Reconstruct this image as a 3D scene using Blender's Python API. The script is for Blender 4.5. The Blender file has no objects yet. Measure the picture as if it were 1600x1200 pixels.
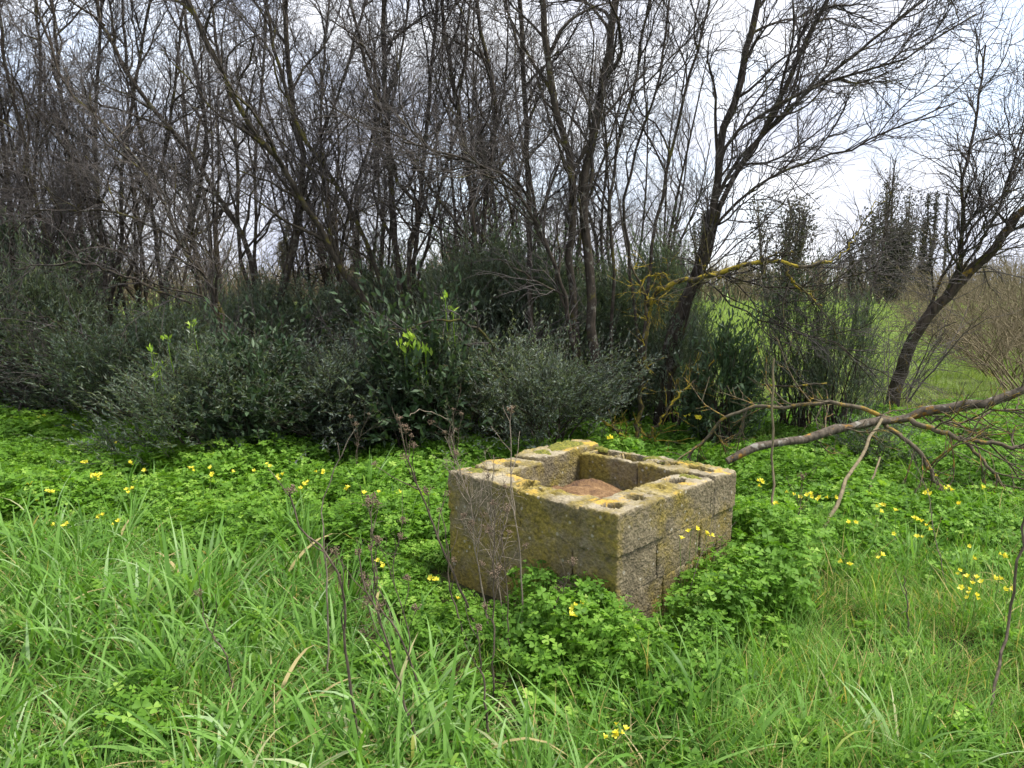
import bpy, math
import numpy as np
from mathutils import Vector, noise as mnoise

# ------------------------------------------------------------------ camera, sky, sun, exposure
scn = bpy.context.scene
COL = scn.collection
FPX, PITCH, CAMH = 1200.0, math.radians(7.4), 1.6
cam_d = bpy.data.cameras.new('camera'); cam = bpy.data.objects.new('camera', cam_d); COL.objects.link(cam)
cam.location = (0, 0, CAMH); cam.rotation_euler = (math.pi / 2 - PITCH, 0, 0)
cam_d.sensor_width = 36.0; cam_d.lens = 36.0 * FPX / 1600.0
cam_d.clip_start = 0.05; cam_d.clip_end = 3000
scn.camera = cam
SUN_AZ, SUN_EL = math.radians(98), math.radians(62)     # azimuth clockwise from +Y (high on the right)
world = bpy.data.worlds.new('World'); scn.world = world; world.use_nodes = True
def build_world():
    nt = world.node_tree; N = nt.nodes; N.clear(); L = nt.links
    out = N.new('ShaderNodeOutputWorld'); bg = N.new('ShaderNodeBackground'); bg.inputs['Strength'].default_value = 0.1
    sky = N.new('ShaderNodeTexSky'); sky.sky_type = 'NISHITA'; sky.sun_disc = False
    sky.sun_elevation = SUN_EL; sky.sun_rotation = SUN_AZ
    tc = N.new('ShaderNodeTexCoord')
    mp = N.new('ShaderNodeMapping'); mp.inputs['Scale'].default_value = (1, 1, 2.2); L.new(tc.outputs['Generated'], mp.inputs['Vector'])
    n1 = N.new('ShaderNodeTexNoise'); n1.inputs['Scale'].default_value = 2.6; n1.inputs['Detail'].default_value = 6; n1.inputs['Roughness'].default_value = .55
    L.new(mp.outputs['Vector'], n1.inputs['Vector'])
    cr = N.new('ShaderNodeValToRGB'); cr.color_ramp.elements[0].position = .36; cr.color_ramp.elements[0].color = (.72, .72, .72, 1)
    cr.color_ramp.elements[1].position = .52; cr.color_ramp.elements[1].color = (1, 1, 1, 1); L.new(n1.outputs['Fac'], cr.inputs['Fac'])
    n2 = N.new('ShaderNodeTexNoise'); n2.inputs['Scale'].default_value = 4.5; n2.inputs['Detail'].default_value = 7
    L.new(mp.outputs['Vector'], n2.inputs['Vector'])
    cc = N.new('ShaderNodeValToRGB'); cc.color_ramp.elements[0].position = .35; cc.color_ramp.elements[0].color = (1.90, 2.02, 2.45, 1)
    cc.color_ramp.elements[1].position = .62; cc.color_ramp.elements[1].color = (2.75, 2.82, 3.0, 1); L.new(n2.outputs['Fac'], cc.inputs['Fac'])
    mx = N.new('ShaderNodeMix'); mx.data_type = 'RGBA'
    L.new(cr.outputs['Color'], mx.inputs[0]); L.new(sky.outputs['Color'], mx.inputs[6]); L.new(cc.outputs['Color'], mx.inputs[7])
    L.new(mx.outputs[2], bg.inputs['Color']); L.new(bg.outputs[0], out.inputs[0])
build_world()
sun_d = bpy.data.lights.new('sun', 'SUN'); sun_d.energy = 1.5; sun_d.angle = math.radians(14); sun_d.color = (1, .95, .86)
sun = bpy.data.objects.new('sun', sun_d); COL.objects.link(sun)
sd = Vector((math.sin(SUN_AZ) * math.cos(SUN_EL), math.cos(SUN_AZ) * math.cos(SUN_EL), math.sin(SUN_EL)))
sun.rotation_euler = sd.to_track_quat('Z', 'Y').to_euler(); sun.location = (20, 20, 30)
scn.view_settings.view_transform = 'Standard'; scn.view_settings.look = 'None'
scn.view_settings.exposure = 2.2; scn.view_settings.gamma = 1.0; scn.view_settings.use_curve_mapping = False
scn.render.engine = 'CYCLES'
scn.cycles.max_bounces = 4; scn.cycles.adaptive_threshold = .03; scn.cycles.diffuse_bounces = 3; scn.cycles.glossy_bounces = 2
scn.cycles.transmission_bounces = 4; scn.cycles.transparent_max_bounces = 4
scn.cycles.use_denoising = True; scn.cycles.denoiser = 'OPENIMAGEDENOISE'; scn.cycles.denoising_input_passes = 'RGB_ALBEDO_NORMAL'; scn.cycles.denoising_prefilter = 'ACCURATE'
scn.cycles.caustics_reflective = False; scn.cycles.caustics_refractive = False
scn.render.filter_size = 1.3 if hasattr(scn.render, 'filter_size') else 1.5

rng = np.random.default_rng(11)
U = lambda a, b, s=None: rng.uniform(a, b, s)

# ------------------------------------------------------------------ helpers
def gh(x, y):
    """ground height, scalar or array"""
    x = np.asarray(x, float); y = np.asarray(y, float)
    near = np.exp(-(x * x + (y - 4) ** 2) / 900.0)
    return near * (.035 * np.sin(x * 1.3 + .7) * np.cos(y * 1.1) + .02 * np.sin(x * 2.9 + y * 2.3)) - .02
def P(u, v, Y):
    dx = (u - 800) / FPX; dy = -(v - 600) / FPX
    t = Y / (math.cos(PITCH) + dy * math.sin(PITCH))
    return np.array([dx * t, Y, CAMH + t * (-math.sin(PITCH) + dy * math.cos(PITCH))])
def PG(u, v, z=0.0):
    dx = (u - 800) / FPX; dy = -(v - 600) / FPX
    t = (z - CAMH) / (-math.sin(PITCH) + dy * math.cos(PITCH))
    return np.array([dx * t, t * (math.cos(PITCH) + dy * math.sin(PITCH)), z])
def norm(a): return a / np.maximum(np.linalg.norm(a, axis=-1, keepdims=True), 1e-9)

def mesh(name, V, polys, mat=None, attrs=None, smooth=True):
    me = bpy.data.meshes.new(name)
    V = np.asarray(V, np.float32).reshape(-1, 3)
    polys = [np.asarray(p, np.int32) for p in polys if len(p)]
    me.vertices.add(len(V)); me.vertices.foreach_set('co', V.ravel())
    li = np.concatenate([p.ravel() for p in polys]); tot = np.concatenate([np.full(len(p), p.shape[1], np.int32) for p in polys])
    st = np.concatenate([[0], np.cumsum(tot)[:-1]]).astype(np.int32)
    me.loops.add(len(li)); me.loops.foreach_set('vertex_index', li)
    me.polygons.add(len(tot)); me.polygons.foreach_set('loop_start', st)
    me.polygons.foreach_set('use_smooth', np.full(len(tot), smooth))
    for k, a in (attrs or {}).items():
        at = me.attributes.new(k, 'FLOAT', 'POINT'); at.data.foreach_set('value', np.asarray(a, np.float32))
    me.update(calc_edges=True)
    if mat: me.materials.append(mat)
    return me
def link(name, data, parent=None, loc=None, rz=None, scale=None, **props):
    o = bpy.data.objects.new(name, data); COL.objects.link(o)
    if parent is not None: o.parent = parent
    if loc is not None: o.location = [float(c) for c in loc]
    if rz is not None: o.rotation_euler = (0, 0, float(rz))
    if scale is not None: o.scale = scale if hasattr(scale, '__len__') else (scale,) * 3
    for k, v in props.items(): o[k] = v
    return o
def thing(name, label, cat, loc=(0, 0, 0), rz=0, scale=None, group=None):
    o = link(name, None, None, loc, rz, scale, label=label, category=cat)
    o.empty_display_size = .1
    if group: o['group'] = group
    return o
def copy_thing(root, label, loc, rz, scale, group=None):
    r = root.copy(); COL.objects.link(r); r['label'] = label
    r.location = [float(c) for c in loc]; r.rotation_euler = (0, 0, float(rz)); r.scale = scale if hasattr(scale, '__len__') else (scale,) * 3
    if group: r['group'] = group
    elif 'group' in r: del r['group']
    for ch in list(root.children):
        c = ch.copy(); COL.objects.link(c); c.parent = r
        for g in list(ch.children):
            d = g.copy(); COL.objects.link(d); d.parent = c
    return r

class Geo:
    def __init__(s): s.V = []; s.Q = []; s.T = []; s.A = []; s.n = 0
    def add(s, V, Q=None, T=None, tint=None):
        V = np.asarray(V, float).reshape(-1, 3)
        if Q is not None and len(Q): s.Q.append(np.asarray(Q).reshape(-1, 4) + s.n)
        if T is not None and len(T): s.T.append(np.asarray(T).reshape(-1, 3) + s.n)
        s.A.append(np.zeros(len(V)) if tint is None else np.broadcast_to(tint, (len(V),)) if np.ndim(tint) == 0 else np.asarray(tint).ravel())
        s.V.append(V); s.n += len(V)
    def tubes(s, paths, rad, k=4, cap=False, tint=None):
        paths = np.asarray(paths, float); rad = np.asarray(rad, float)
        if paths.ndim == 2: paths = paths[None]; rad = rad[None]
        M, n, _ = paths.shape
        t = norm(np.gradient(paths, axis=1))
        d = norm(paths[:, -1] - paths[:, 0])
        ref = np.where((np.abs(d[:, 2:]) > .75), np.array([[1., 0, 0]]), np.array([[0, 0, 1.]]))[:, None, :]
        a = norm(np.cross(t, ref)); b = np.cross(t, a)
        th = np.arange(k) / k * 2 * math.pi
        ring = paths[:, :, None, :] + rad[:, :, None, None] * (np.cos(th)[None, None, :, None] * a[:, :, None, :] + np.sin(th)[None, None, :, None] * b[:, :, None, :])
        base = np.arange(M)[:, None, None] * (n * k) + np.arange(n - 1)[None, :, None] * k
        j = np.arange(k)[None, None, :]; j2 = (j + 1) % k
        q = np.stack([base + j, base + j2, base + k + j2, base + k + j], -1).reshape(-1, 4)
        tt = None if tint is None else np.repeat(np.broadcast_to(tint, (M,)), n * k)
        s.add(ring.reshape(-1, 3), q, None, tt)
        if cap:
            for m in range(M):
                for e in (0, n - 1):
                    rr = ring[m, e]; c = rr.mean(0)
                    s.add(np.vstack([rr, c]), None, [(i, (i + 1) % k, k) if e else ((i + 1) % k, i, k) for i in range(k)])
    def leaves(s, pos, d, nrm, L, W, tmpl, tint):
        """tmpl: (verts (k,3) along x,width y,lift z; tris)"""
        tv, tf = tmpl
        tv = np.asarray(tv, float); tf = np.asarray(tf)
        d = norm(d); side = norm(np.cross(nrm, d)); up = np.cross(d, side)
        M, k = len(pos), len(tv)
        L = np.broadcast_to(L, (M,)); W = np.broadcast_to(W, (M,))
        V = pos[:, None, :] + (tv[None, :, 0] * L[:, None])[..., None] * d[:, None] + (tv[None, :, 1] * W[:, None])[..., None] * side[:, None] + (tv[None, :, 2] * L[:, None])[..., None] * up[:, None]
        T = (np.arange(M)[:, None, None] * k + tf[None]).reshape(-1, tf.shape[1])
        s.add(V.reshape(-1, 3), T if tf.shape[1] == 4 else None, T if tf.shape[1] == 3 else None, np.repeat(np.broadcast_to(tint, (M,)), k))
    def build(s, name, mat, smooth=True):
        polys = []
        if s.Q: polys.append(np.concatenate(s.Q))
        if s.T: polys.append(np.concatenate(s.T))
        return mesh(name, np.concatenate(s.V), polys, mat, {'tint': np.concatenate(s.A)}, smooth)

def spline(pts, n):
    """Catmull-Rom resample of control points"""
    p = np.asarray(pts, float); p = np.vstack([2 * p[0] - p[1], p, 2 * p[-1] - p[-2]])
    seg = np.linalg.norm(np.diff(p[1:-1], axis=0), axis=1); c = np.concatenate([[0], np.cumsum(seg)])
    out = []
    for s in np.linspace(0, c[-1], n):
        i = min(np.searchsorted(c, s, 'right') - 1, len(seg) - 1); t = (s - c[i]) / max(seg[i], 1e-9)
        a, b, d, e = p[i], p[i + 1], p[i + 2], p[i + 3]
        out.append(.5 * (2 * b + (d - a) * t + (2 * a - 5 * b + 4 * d - e) * t * t + (3 * b - a - 3 * d + e) * t ** 3))
    return np.array(out)

def branch(par, prad, K, tr, Lr, ang, up, n, r0, r1, wig=.12, taper=.55, up2=.06, bias=None):
    """K children along every parent path; everything vectorised"""
    M, n0, _ = par.shape
    t = tr[0] + (tr[1] - tr[0]) * (np.arange(K)[None] + rng.random((M, K))) / K
    f = t * (n0 - 1); i = np.clip(f.astype(int), 0, n0 - 2); w = (f - i)[..., None]; m = np.arange(M)[:, None]
    pos = par[m, i] * (1 - w) + par[m, i + 1] * w
    tan = norm(par[m, i + 1] - par[m, i]); pr = prad[m, i] * (1 - w[..., 0]) + prad[m, i + 1] * w[..., 0]
    pos, tan, pr, t = pos.reshape(-1, 3), tan.reshape(-1, 3), pr.ravel(), t.ravel()
    rv = rng.normal(size=pos.shape); perp = norm(rv - (rv * tan).sum(1, keepdims=True) * tan)
    a = U(ang[0], ang[1], len(pos))[:, None]
    d = np.cos(a) * tan + np.sin(a) * perp; d[:, 2] += up
    if bias is not None: d += np.asarray(bias)
    d = norm(d)
    L = U(Lr[0], Lr[1], len(pos)) * (1 - taper * (t - tr[0]) / max(tr[1] - tr[0], 1e-6))
    st = (L / (n - 1))[:, None]; path = [pos]; p = pos
    for _ in range(n - 1):
        p = p + d * st; path.append(p)
        d = d + rng.normal(size=d.shape) * wig; d[:, 2] += up2; d = norm(d)
    R0 = np.minimum(pr * .72, r0 * U(.75, 1.2, len(pos))); R1 = np.minimum(R0 * .7, r1)
    rad = R0[:, None] + (R1 - R0)[:, None] * np.linspace(0, 1, n)[None]
    return np.stack(path, 1), rad

# ------------------------------------------------------------------ materials
def new_mat(name):
    m = bpy.data.materials.new(name); m.use_nodes = True; nt = m.node_tree; nt.nodes.clear()
    return m, nt.nodes, nt.links
def rgb(c): return (c[0], c[1], c[2], 1)
def ramp(N, stops):
    r = N.new('ShaderNodeValToRGB'); e = r.color_ramp.elements
    while len(e) < len(stops): e.new(.5)
    for i, (p, c) in enumerate(stops): e[i].position = p; e[i].color = rgb(c) if hasattr(c, '__len__') else (c, c, c, 1)
    return r
def tex(N, L, scale, detail=4, vec=None, rough=.55, kind='ShaderNodeTexNoise'):
    n = N.new(kind); n.inputs['Scale'].default_value = scale
    if kind == 'ShaderNodeTexNoise': n.inputs['Detail'].default_value = detail; n.inputs['Roughness'].default_value = rough
    if vec is not None: L.new(vec, n.inputs['Vector'])
    return n
def mixc(N, L, fac, a, b, mode='MIX'):
    m = N.new('ShaderNodeMix'); m.data_type = 'RGBA'; m.blend_type = mode
    for k, s in ((0, fac), (6, a), (7, b)):
        if hasattr(s, 'is_output') or hasattr(s, 'node'): L.new(s, m.inputs[k])
        elif k == 0: m.inputs[0].default_value = s
        else: m.inputs[k].default_value = rgb(s)
    return m.outputs[2]
def math_(N, L, op, a, b=None, c=None):
    m = N.new('ShaderNodeMath'); m.operation = op
    for k, s in enumerate((a, b, c)):
        if s is None: continue
        if hasattr(s, 'node'): L.new(s, m.inputs[k])
        else: m.inputs[k].default_value = s
    return m.outputs[0]

def leaf_mat(name, stops, rough=.45, trans=.35, tcol=None, spec=.4, objvar=.5, patch=0.0, patch_scale=1.2):
    """stops over 'tint' (+ per-object random); translucent leaf"""
    m, N, L = new_mat(name)
    at = N.new('ShaderNodeAttribute'); at.attribute_name = 'tint'
    oi = N.new('ShaderNodeObjectInfo')
    f = math_(N, L, 'MULTIPLY_ADD', oi.outputs['Random'], objvar, -.5 * objvar)
    f = math_(N, L, 'ADD', f, at.outputs['Fac'])
    if patch:
        g = N.new('ShaderNodeNewGeometry'); tn = tex(N, L, patch_scale, 3, g.outputs['Position'])
        f = math_(N, L, 'ADD', f, math_(N, L, 'MULTIPLY_ADD', tn.outputs['Fac'], patch, -.5 * patch))
    r = ramp(N, stops); L.new(f, r.inputs['Fac'])
    p = N.new('ShaderNodeBsdfPrincipled'); p.inputs['Roughness'].default_value = rough; p.inputs['Specular IOR Level'].default_value = spec
    L.new(r.outputs['Color'], p.inputs['Base Color'])
    tr = N.new('ShaderNodeBsdfTranslucent')
    L.new(mixc(N, L, 1.0, r.outputs['Color'], tcol or (1.25, 1.3, .55), 'MULTIPLY'), tr.inputs['Color'])
    mx = N.new('ShaderNodeMixShader'); mx.inputs[0].default_value = trans
    L.new(p.outputs[0], mx.inputs[1]); L.new(tr.outputs[0], mx.inputs[2])
    o = N.new('ShaderNodeOutputMaterial'); L.new(mx.outputs[0], o.inputs[0])
    return m

def bark_mat(name, base, dark, lichen=None, amount=.5, lscale=9, pale=None, scale=30):
    m, N, L = new_mat(name)
    g = N.new('ShaderNodeNewGeometry'); pos = g.outputs['Position']
    mp = N.new('ShaderNodeMapping'); mp.inputs['Scale'].default_value = (1, 1, .3); L.new(pos, mp.inputs['Vector'])
    n = tex(N, L, scale, 5, mp.outputs['Vector']); r = ramp(N, [(.32, dark), (.68, base)]); L.new(n.outputs['Fac'], r.inputs['Fac'])
    c = r.outputs['Color']
    if pale:
        n3 = tex(N, L, 16, 3, pos); r3 = ramp(N, [(.58, 0), (.66, .85)]); L.new(n3.outputs['Fac'], r3.inputs['Fac']); c = mixc(N, L, r3.outputs['Color'], c, pale)
    if lichen:
        n2 = tex(N, L, lscale, 4, pos, .7); r2 = ramp(N, [(1 - amount - .05, 0), (1 - amount + .05, 1)]); L.new(n2.outputs['Fac'], r2.inputs['Fac'])
        n4 = tex(N, L, 40, 2, pos); r4 = ramp(N, [(.3, [v * .55 for v in lichen]), (.7, lichen)]); L.new(n4.outputs['Fac'], r4.inputs['Fac'])
        c = mixc(N, L, r2.outputs['Color'], c, r4.outputs['Color'])
    p = N.new('ShaderNodeBsdfPrincipled'); p.inputs['Roughness'].default_value = .9; p.inputs['Specular IOR Level'].default_value = .15
    L.new(c, p.inputs['Base Color'])
    b = N.new('ShaderNodeBump'); b.inputs['Strength'].default_value = .7; b.inputs['Distance'].default_value = .012
    L.new(n.outputs['Fac'], b.inputs['Height']); L.new(b.outputs[0], p.inputs['Normal'])
    o = N.new('ShaderNodeOutputMaterial'); L.new(p.outputs[0], o.inputs[0])
    return m

M_bark = bark_mat('dark_bark', (.075, .061, .047), (.024, .020, .016), (.12, .11, .03), .38, 5, (.16, .155, .13))
M_bark_moss = bark_mat('mossy_bark', (.070, .060, .045), (.022, .018, .014), (.12, .11, .03), .44, 6)
M_bark_lich = bark_mat('lichen_bark', (.10, .085, .06), (.03, .026, .02), (.36, .28, .035), .50, 10)
M_bark_lstem = bark_mat('olive_lichen_bark', (.09, .075, .05), (.03, .026, .02), (.20, .165, .04), .46, 9)
M_bark_lich2 = bark_mat('orange_lichen_bark', (.15, .125, .085), (.06, .05, .036), (.36, .24, .05), .42, 9)
M_bark_fall = bark_mat('fallen_bark', (.15, .125, .095), (.04, .033, .026), (.36, .19, .03), .37, 7, (.24, .23, .20))
M_bark_base = bark_mat('leaning_bark', (.09, .07, .05), (.025, .02, .016), (.30, .20, .03), .37, 6)
M_twig = bark_mat('twig_bark', (.13, .115, .108), (.062, .055, .052), (.14, .13, .05), .34, 4)
M_twig_tan = bark_mat('tan_twig', (.24, .20, .12), (.11, .09, .06))
M_twig_far = bark_mat('far_twig', (.21, .175, .11), (.11, .095, .065), scale=4)
M_weed = bark_mat('dead_weed', (.17, .135, .10), (.05, .04, .03), scale=45)
M_weed_pale = bark_mat('pale_weed', (.30, .25, .19), (.14, .115, .09), scale=45)
M_seed = bark_mat('seed_heads', (.27, .20, .14), (.12, .085, .06), scale=60)

M_olive = leaf_mat('olive_leaf', [(0, (.055, .085, .062)), (.45, (.115, .158, .115)), (.8, (.195, .235, .18)), (1, (.32, .36, .29))], .5, .38, spec=.3, objvar=.35)
M_olive_silver = leaf_mat('silver_leaf', [(0, (.055, .078, .062)), (.45, (.12, .155, .125)), (.8, (.20, .235, .20)), (1, (.33, .37, .32))], .5, .33, spec=.3, objvar=.3)
M_laurel = leaf_mat('laurel_leaf', [(0, (.032, .058, .03)), (.5, (.066, .108, .054)), (1, (.11, .165, .085))], .5, .2, spec=.25, objvar=.2)
M_shoot = leaf_mat('fresh_shoot', [(0, (.20, .36, .03)), (1, (.42, .58, .08))], .45, .4, objvar=.2)
M_oxalis = leaf_mat('sorrel_leaf', [(0, (.055, .13, .016)), (.4, (.125, .265, .03)), (.75, (.20, .37, .05)), (1, (.34, .51, .10))], .55, .42, spec=.2, objvar=.4, patch=.8, patch_scale=1.1)
M_grass = leaf_mat('broad_grass', [(0, (.055, .14, .018)), (.35, (.125, .27, .04)), (.68, (.205, .37, .085)), (.88, (.37, .50, .27)), (1, (.50, .41, .20))], .5, .42, spec=.28, objvar=.25, patch=.25)
M_fine = leaf_mat('fine_grass', [(0, (.055, .14, .022)), (.35, (.13, .28, .045)), (.75, (.22, .37, .08)), (.92, (.34, .45, .17)), (1, (.50, .41, .17))], .55, .42, spec=.2, objvar=.25, patch=.3, patch_scale=1.6)
M_field = leaf_mat('field_grass', [(0, (.16, .24, .06)), (.5, (.25, .34, .10)), (1, (.34, .41, .17))], .55, .4, spec=.2, objvar=.3, patch=.4, patch_scale=.35)
M_straw = leaf_mat('straw', [(0, (.20, .14, .06)), (1, (.42, .33, .17))], .6, .3, tcol=(1, .9, .7))
M_petal = leaf_mat('yellow_petal', [(0, (.84, .72, .04)), (1, (.90, .84, .12))], .5, .35, tcol=(1, .95, .5))
M_stemg = leaf_mat('flower_stem', [(0, (.14, .22, .05)), (1, (.20, .28, .07))], .5, .2)
M_farleaf = leaf_mat('far_foliage', [(0, (.03, .032, .024)), (.6, (.06, .06, .045)), (1, (.11, .105, .08))], .7, .1, objvar=.3)
M_farpop = leaf_mat('far_poplar', [(0, (.05, .052, .045)), (1, (.12, .115, .09))], .7, .1, objvar=.3)

def ground_mat():
    m, N, L = new_mat('ground_soil')
    g = N.new('ShaderNodeNewGeometry'); pos = g.outputs['Position']
    n1 = tex(N, L, 2.2, 6, pos); n2 = tex(N, L, 26, 4, pos)
    r1 = ramp(N, [(.3, (.030, .030, .014)), (.5, (.055, .060, .022)), (.7, (.12, .095, .05))]); L.new(n1.outputs['Fac'], r1.inputs['Fac'])
    c = mixc(N, L, .5, r1.outputs['Color'], n2.outputs['Fac'], 'OVERLAY')
    sx = N.new('ShaderNodeSeparateXYZ'); L.new(pos, sx.inputs[0])
    nf = tex(N, L, .25, 5, pos); rf = ramp(N, [(.3, (.13, .20, .05)), (.6, (.19, .26, .07)), (.8, (.27, .28, .13))]); L.new(nf.outputs['Fac'], rf.inputs['Fac'])
    f = math_(N, L, 'ADD', sx.outputs['Y'], math_(N, L, 'MULTIPLY', n1.outputs['Fac'], 6))
    mr = N.new('ShaderNodeMapRange'); mr.inputs['From Min'].default_value = 13; mr.inputs['From Max'].default_value = 19; L.new(f, mr.inputs['Value'])
    c = mixc(N, L, mr.outputs[0], c, rf.outputs['Color'])
    p = N.new('ShaderNodeBsdfPrincipled'); p.inputs['Roughness'].default_value = .95; p.inputs['Specular IOR Level'].default_value = .1; L.new(c, p.inputs['Base Color'])
    b = N.new('ShaderNodeBump'); b.inputs['Strength'].default_value = .8; b.inputs['Distance'].default_value = .03; L.new(n2.outputs['Fac'], b.inputs['Height']); L.new(b.outputs[0], p.inputs['Normal'])
    o = N.new('ShaderNodeOutputMaterial'); L.new(p.outputs[0], o.inputs[0]); return m
M_ground = ground_mat()

def concrete_mat():
    m, N, L = new_mat('old_concrete')
    g = N.new('ShaderNodeNewGeometry'); pos = g.outputs['Position']
    sn = N.new('ShaderNodeSeparateXYZ'); L.new(g.outputs['Normal'], sn.inputs[0])
    sp = N.new('ShaderNodeSeparateXYZ'); L.new(pos, sp.inputs[0])
    ng = tex(N, L, 60, 4, pos, .62); nm = tex(N, L, 7, 5, pos, .65); vo = tex(N, L, 75, vec=pos, kind='ShaderNodeTexVoronoi')
    base = ramp(N, [(.25, (.085, .071, .045)), (.5, (.165, .138, .088)), (.75, (.25, .212, .14))]); L.new(ng.outputs['Fac'], base.inputs['Fac'])
    c = mixc(N, L, .65, base.outputs['Color'], nm.outputs['Fac'], 'OVERLAY')
    top = ramp(N, [(.55, 0), (.85, 1)]); L.new(sn.outputs['Z'], top.inputs['Fac'])
    # paler aggregate patches on the tops
    nt_ = ramp(N, [(.35, 0), (.6, .75)]); L.new(nm.outputs['Fac'], nt_.inputs['Fac'])
    c = mixc(N, L, math_(N, L, 'MULTIPLY', nt_.outputs['Color'], top.outputs['Color']), c, (.37, .325, .235))
    # yellow-green moss film, heavier on faces turned away from the sun side (-x)
    nmo = tex(N, L, 3.4, 6, pos, .66)
    fx = math_(N, L, 'MULTIPLY_ADD', sn.outputs['X'], -.05, nmo.outputs['Fac'])
    mo = ramp(N, [(.45, 0), (.61, .85)]); L.new(fx, mo.inputs['Fac'])
    nmc = tex(N, L, 50, 3, pos); mc = ramp(N, [(.3, (.10, .080, .020)), (.65, (.29, .225, .045))]); L.new(nmc.outputs['Fac'], mc.inputs['Fac'])
    c = mixc(N, L, mo.outputs['Color'], c, mc.outputs['Color'])
    # dark damp stains
    nd = tex(N, L, 5.5, 5, pos, .7); dd = ramp(N, [(.55, 0), (.70, .65)]); L.new(nd.outputs['Fac'], dd.inputs['Fac'])
    inv = math_(N, L, 'SUBTRACT', 1.0, top.outputs['Color'])
    c = mixc(N, L, math_(N, L, 'MULTIPLY', dd.outputs['Color'], inv), c, (.045, .042, .033))
    # orange lichen on the rims
    nl = tex(N, L, 6.5, 4, pos, .6); lf = ramp(N, [(.57, 0), (.64, .8)]); L.new(nl.outputs['Fac'], lf.inputs['Fac'])
    c = mixc(N, L, math_(N, L, 'MULTIPLY', lf.outputs['Color'], top.outputs['Color']), c, (.46, .30, .055))
    # white lichen dots
    vl = tex(N, L, 16, vec=pos, kind='ShaderNodeTexVoronoi'); vr = ramp(N, [(.10, 1), (.16, 0)]); L.new(vl.outputs['Distance'], vr.inputs['Fac'])
    c = mixc(N, L, math_(N, L, 'MULTIPLY', vr.outputs['Color'], .55), c, (.42, .40, .33))
    p = N.new('ShaderNodeBsdfPrincipled'); p.inputs['Roughness'].default_value = .95; p.inputs['Specular IOR Level'].default_value = .1; L.new(c, p.inputs['Base Color'])
    h = math_(N, L, 'ADD', math_(N, L, 'MULTIPLY', vo.outputs['Distance'], .8), ng.outputs['Fac'])
    b = N.new('ShaderNodeBump'); b.inputs['Strength'].default_value = .8; b.inputs['Distance'].default_value = .006; L.new(h, b.inputs['Height']); L.new(b.outputs[0], p.inputs['Normal'])
    o = N.new('ShaderNodeOutputMaterial'); L.new(p.outputs[0], o.inputs[0]); return m
M_conc = concrete_mat()
def moss_mat():
    m, N, L = new_mat('moss_cushion')
    g = N.new('ShaderNodeNewGeometry'); n = tex(N, L, 60, 4, g.outputs['Position'])
    r = ramp(N, [(.3, (.05, .06, .01)), (.55, (.15, .15, .02)), (.75, (.27, .24, .04))]); L.new(n.outputs['Fac'], r.inputs['Fac'])
    p = N.new('ShaderNodeBsdfPrincipled'); p.inputs['Roughness'].default_value = 1; L.new(r.outputs['Color'], p.inputs['Base Color'])
    b = N.new('ShaderNodeBump'); b.inputs['Distance'].default_value = .01; L.new(n.outputs['Fac'], b.inputs['Height']); L.new(b.outputs[0], p.inputs['Normal'])
    o = N.new('ShaderNodeOutputMaterial'); L.new(p.outputs[0], o.inputs[0]); return m
M_moss = moss_mat()
def rust_mat():
    m, N, L = new_mat('rusted_iron')
    g = N.new('ShaderNodeNewGeometry'); pos = g.outputs['Position']
    n = tex(N, L, 14, 6, pos, .7); n2 = tex(N, L, 120, 3, pos)
    r = ramp(N, [(.3, (.075, .045, .032)), (.5, (.18, .105, .052)), (.7, (.31, .20, .10))]); L.new(n.outputs['Fac'], r.inputs['Fac'])
    c = mixc(N, L, .6, r.outputs['Color'], n2.outputs['Fac'], 'OVERLAY')
    p = N.new('ShaderNodeBsdfPrincipled'); p.inputs['Roughness'].default_value = .9; p.inputs['Specular IOR Level'].default_value = .2; L.new(c, p.inputs['Base Color'])
    b = N.new('ShaderNodeBump'); b.inputs['Distance'].default_value = .02; L.new(math_(N, L, 'ADD', n.outputs['Fac'], math_(N, L, 'MULTIPLY', n2.outputs['Fac'], .35)), b.inputs['Height']); L.new(b.outputs[0], p.inputs['Normal'])
    o = N.new('ShaderNodeOutputMaterial'); L.new(p.outputs[0], o.inputs[0]); return m
M_rust = rust_mat()

# ------------------------------------------------------------------ the ground
def build_ground():
    g = np.concatenate([-np.geomspace(700, 8, 26), np.linspace(-7.6, 7.6, 70), np.geomspace(8, 700, 26)])
    gy = np.concatenate([np.linspace(-30, -2, 8), np.linspace(-1, 14, 76), np.geomspace(14.8, 900, 34)])
    X, Y = np.meshgrid(g, gy); Z = gh(X, Y)
    V = np.stack([X, Y, Z], -1).reshape(-1, 3); nx, ny = len(g), len(gy)
    i = (np.arange(ny - 1)[:, None] * nx + np.arange(nx - 1)[None]).ravel()
    link('ground', mesh('ground', V, [np.stack([i, i + 1, i + nx + 1, i + nx], 1)], M_ground), kind='structure', label='soil and meadow ground under the plants')
build_ground()

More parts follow.
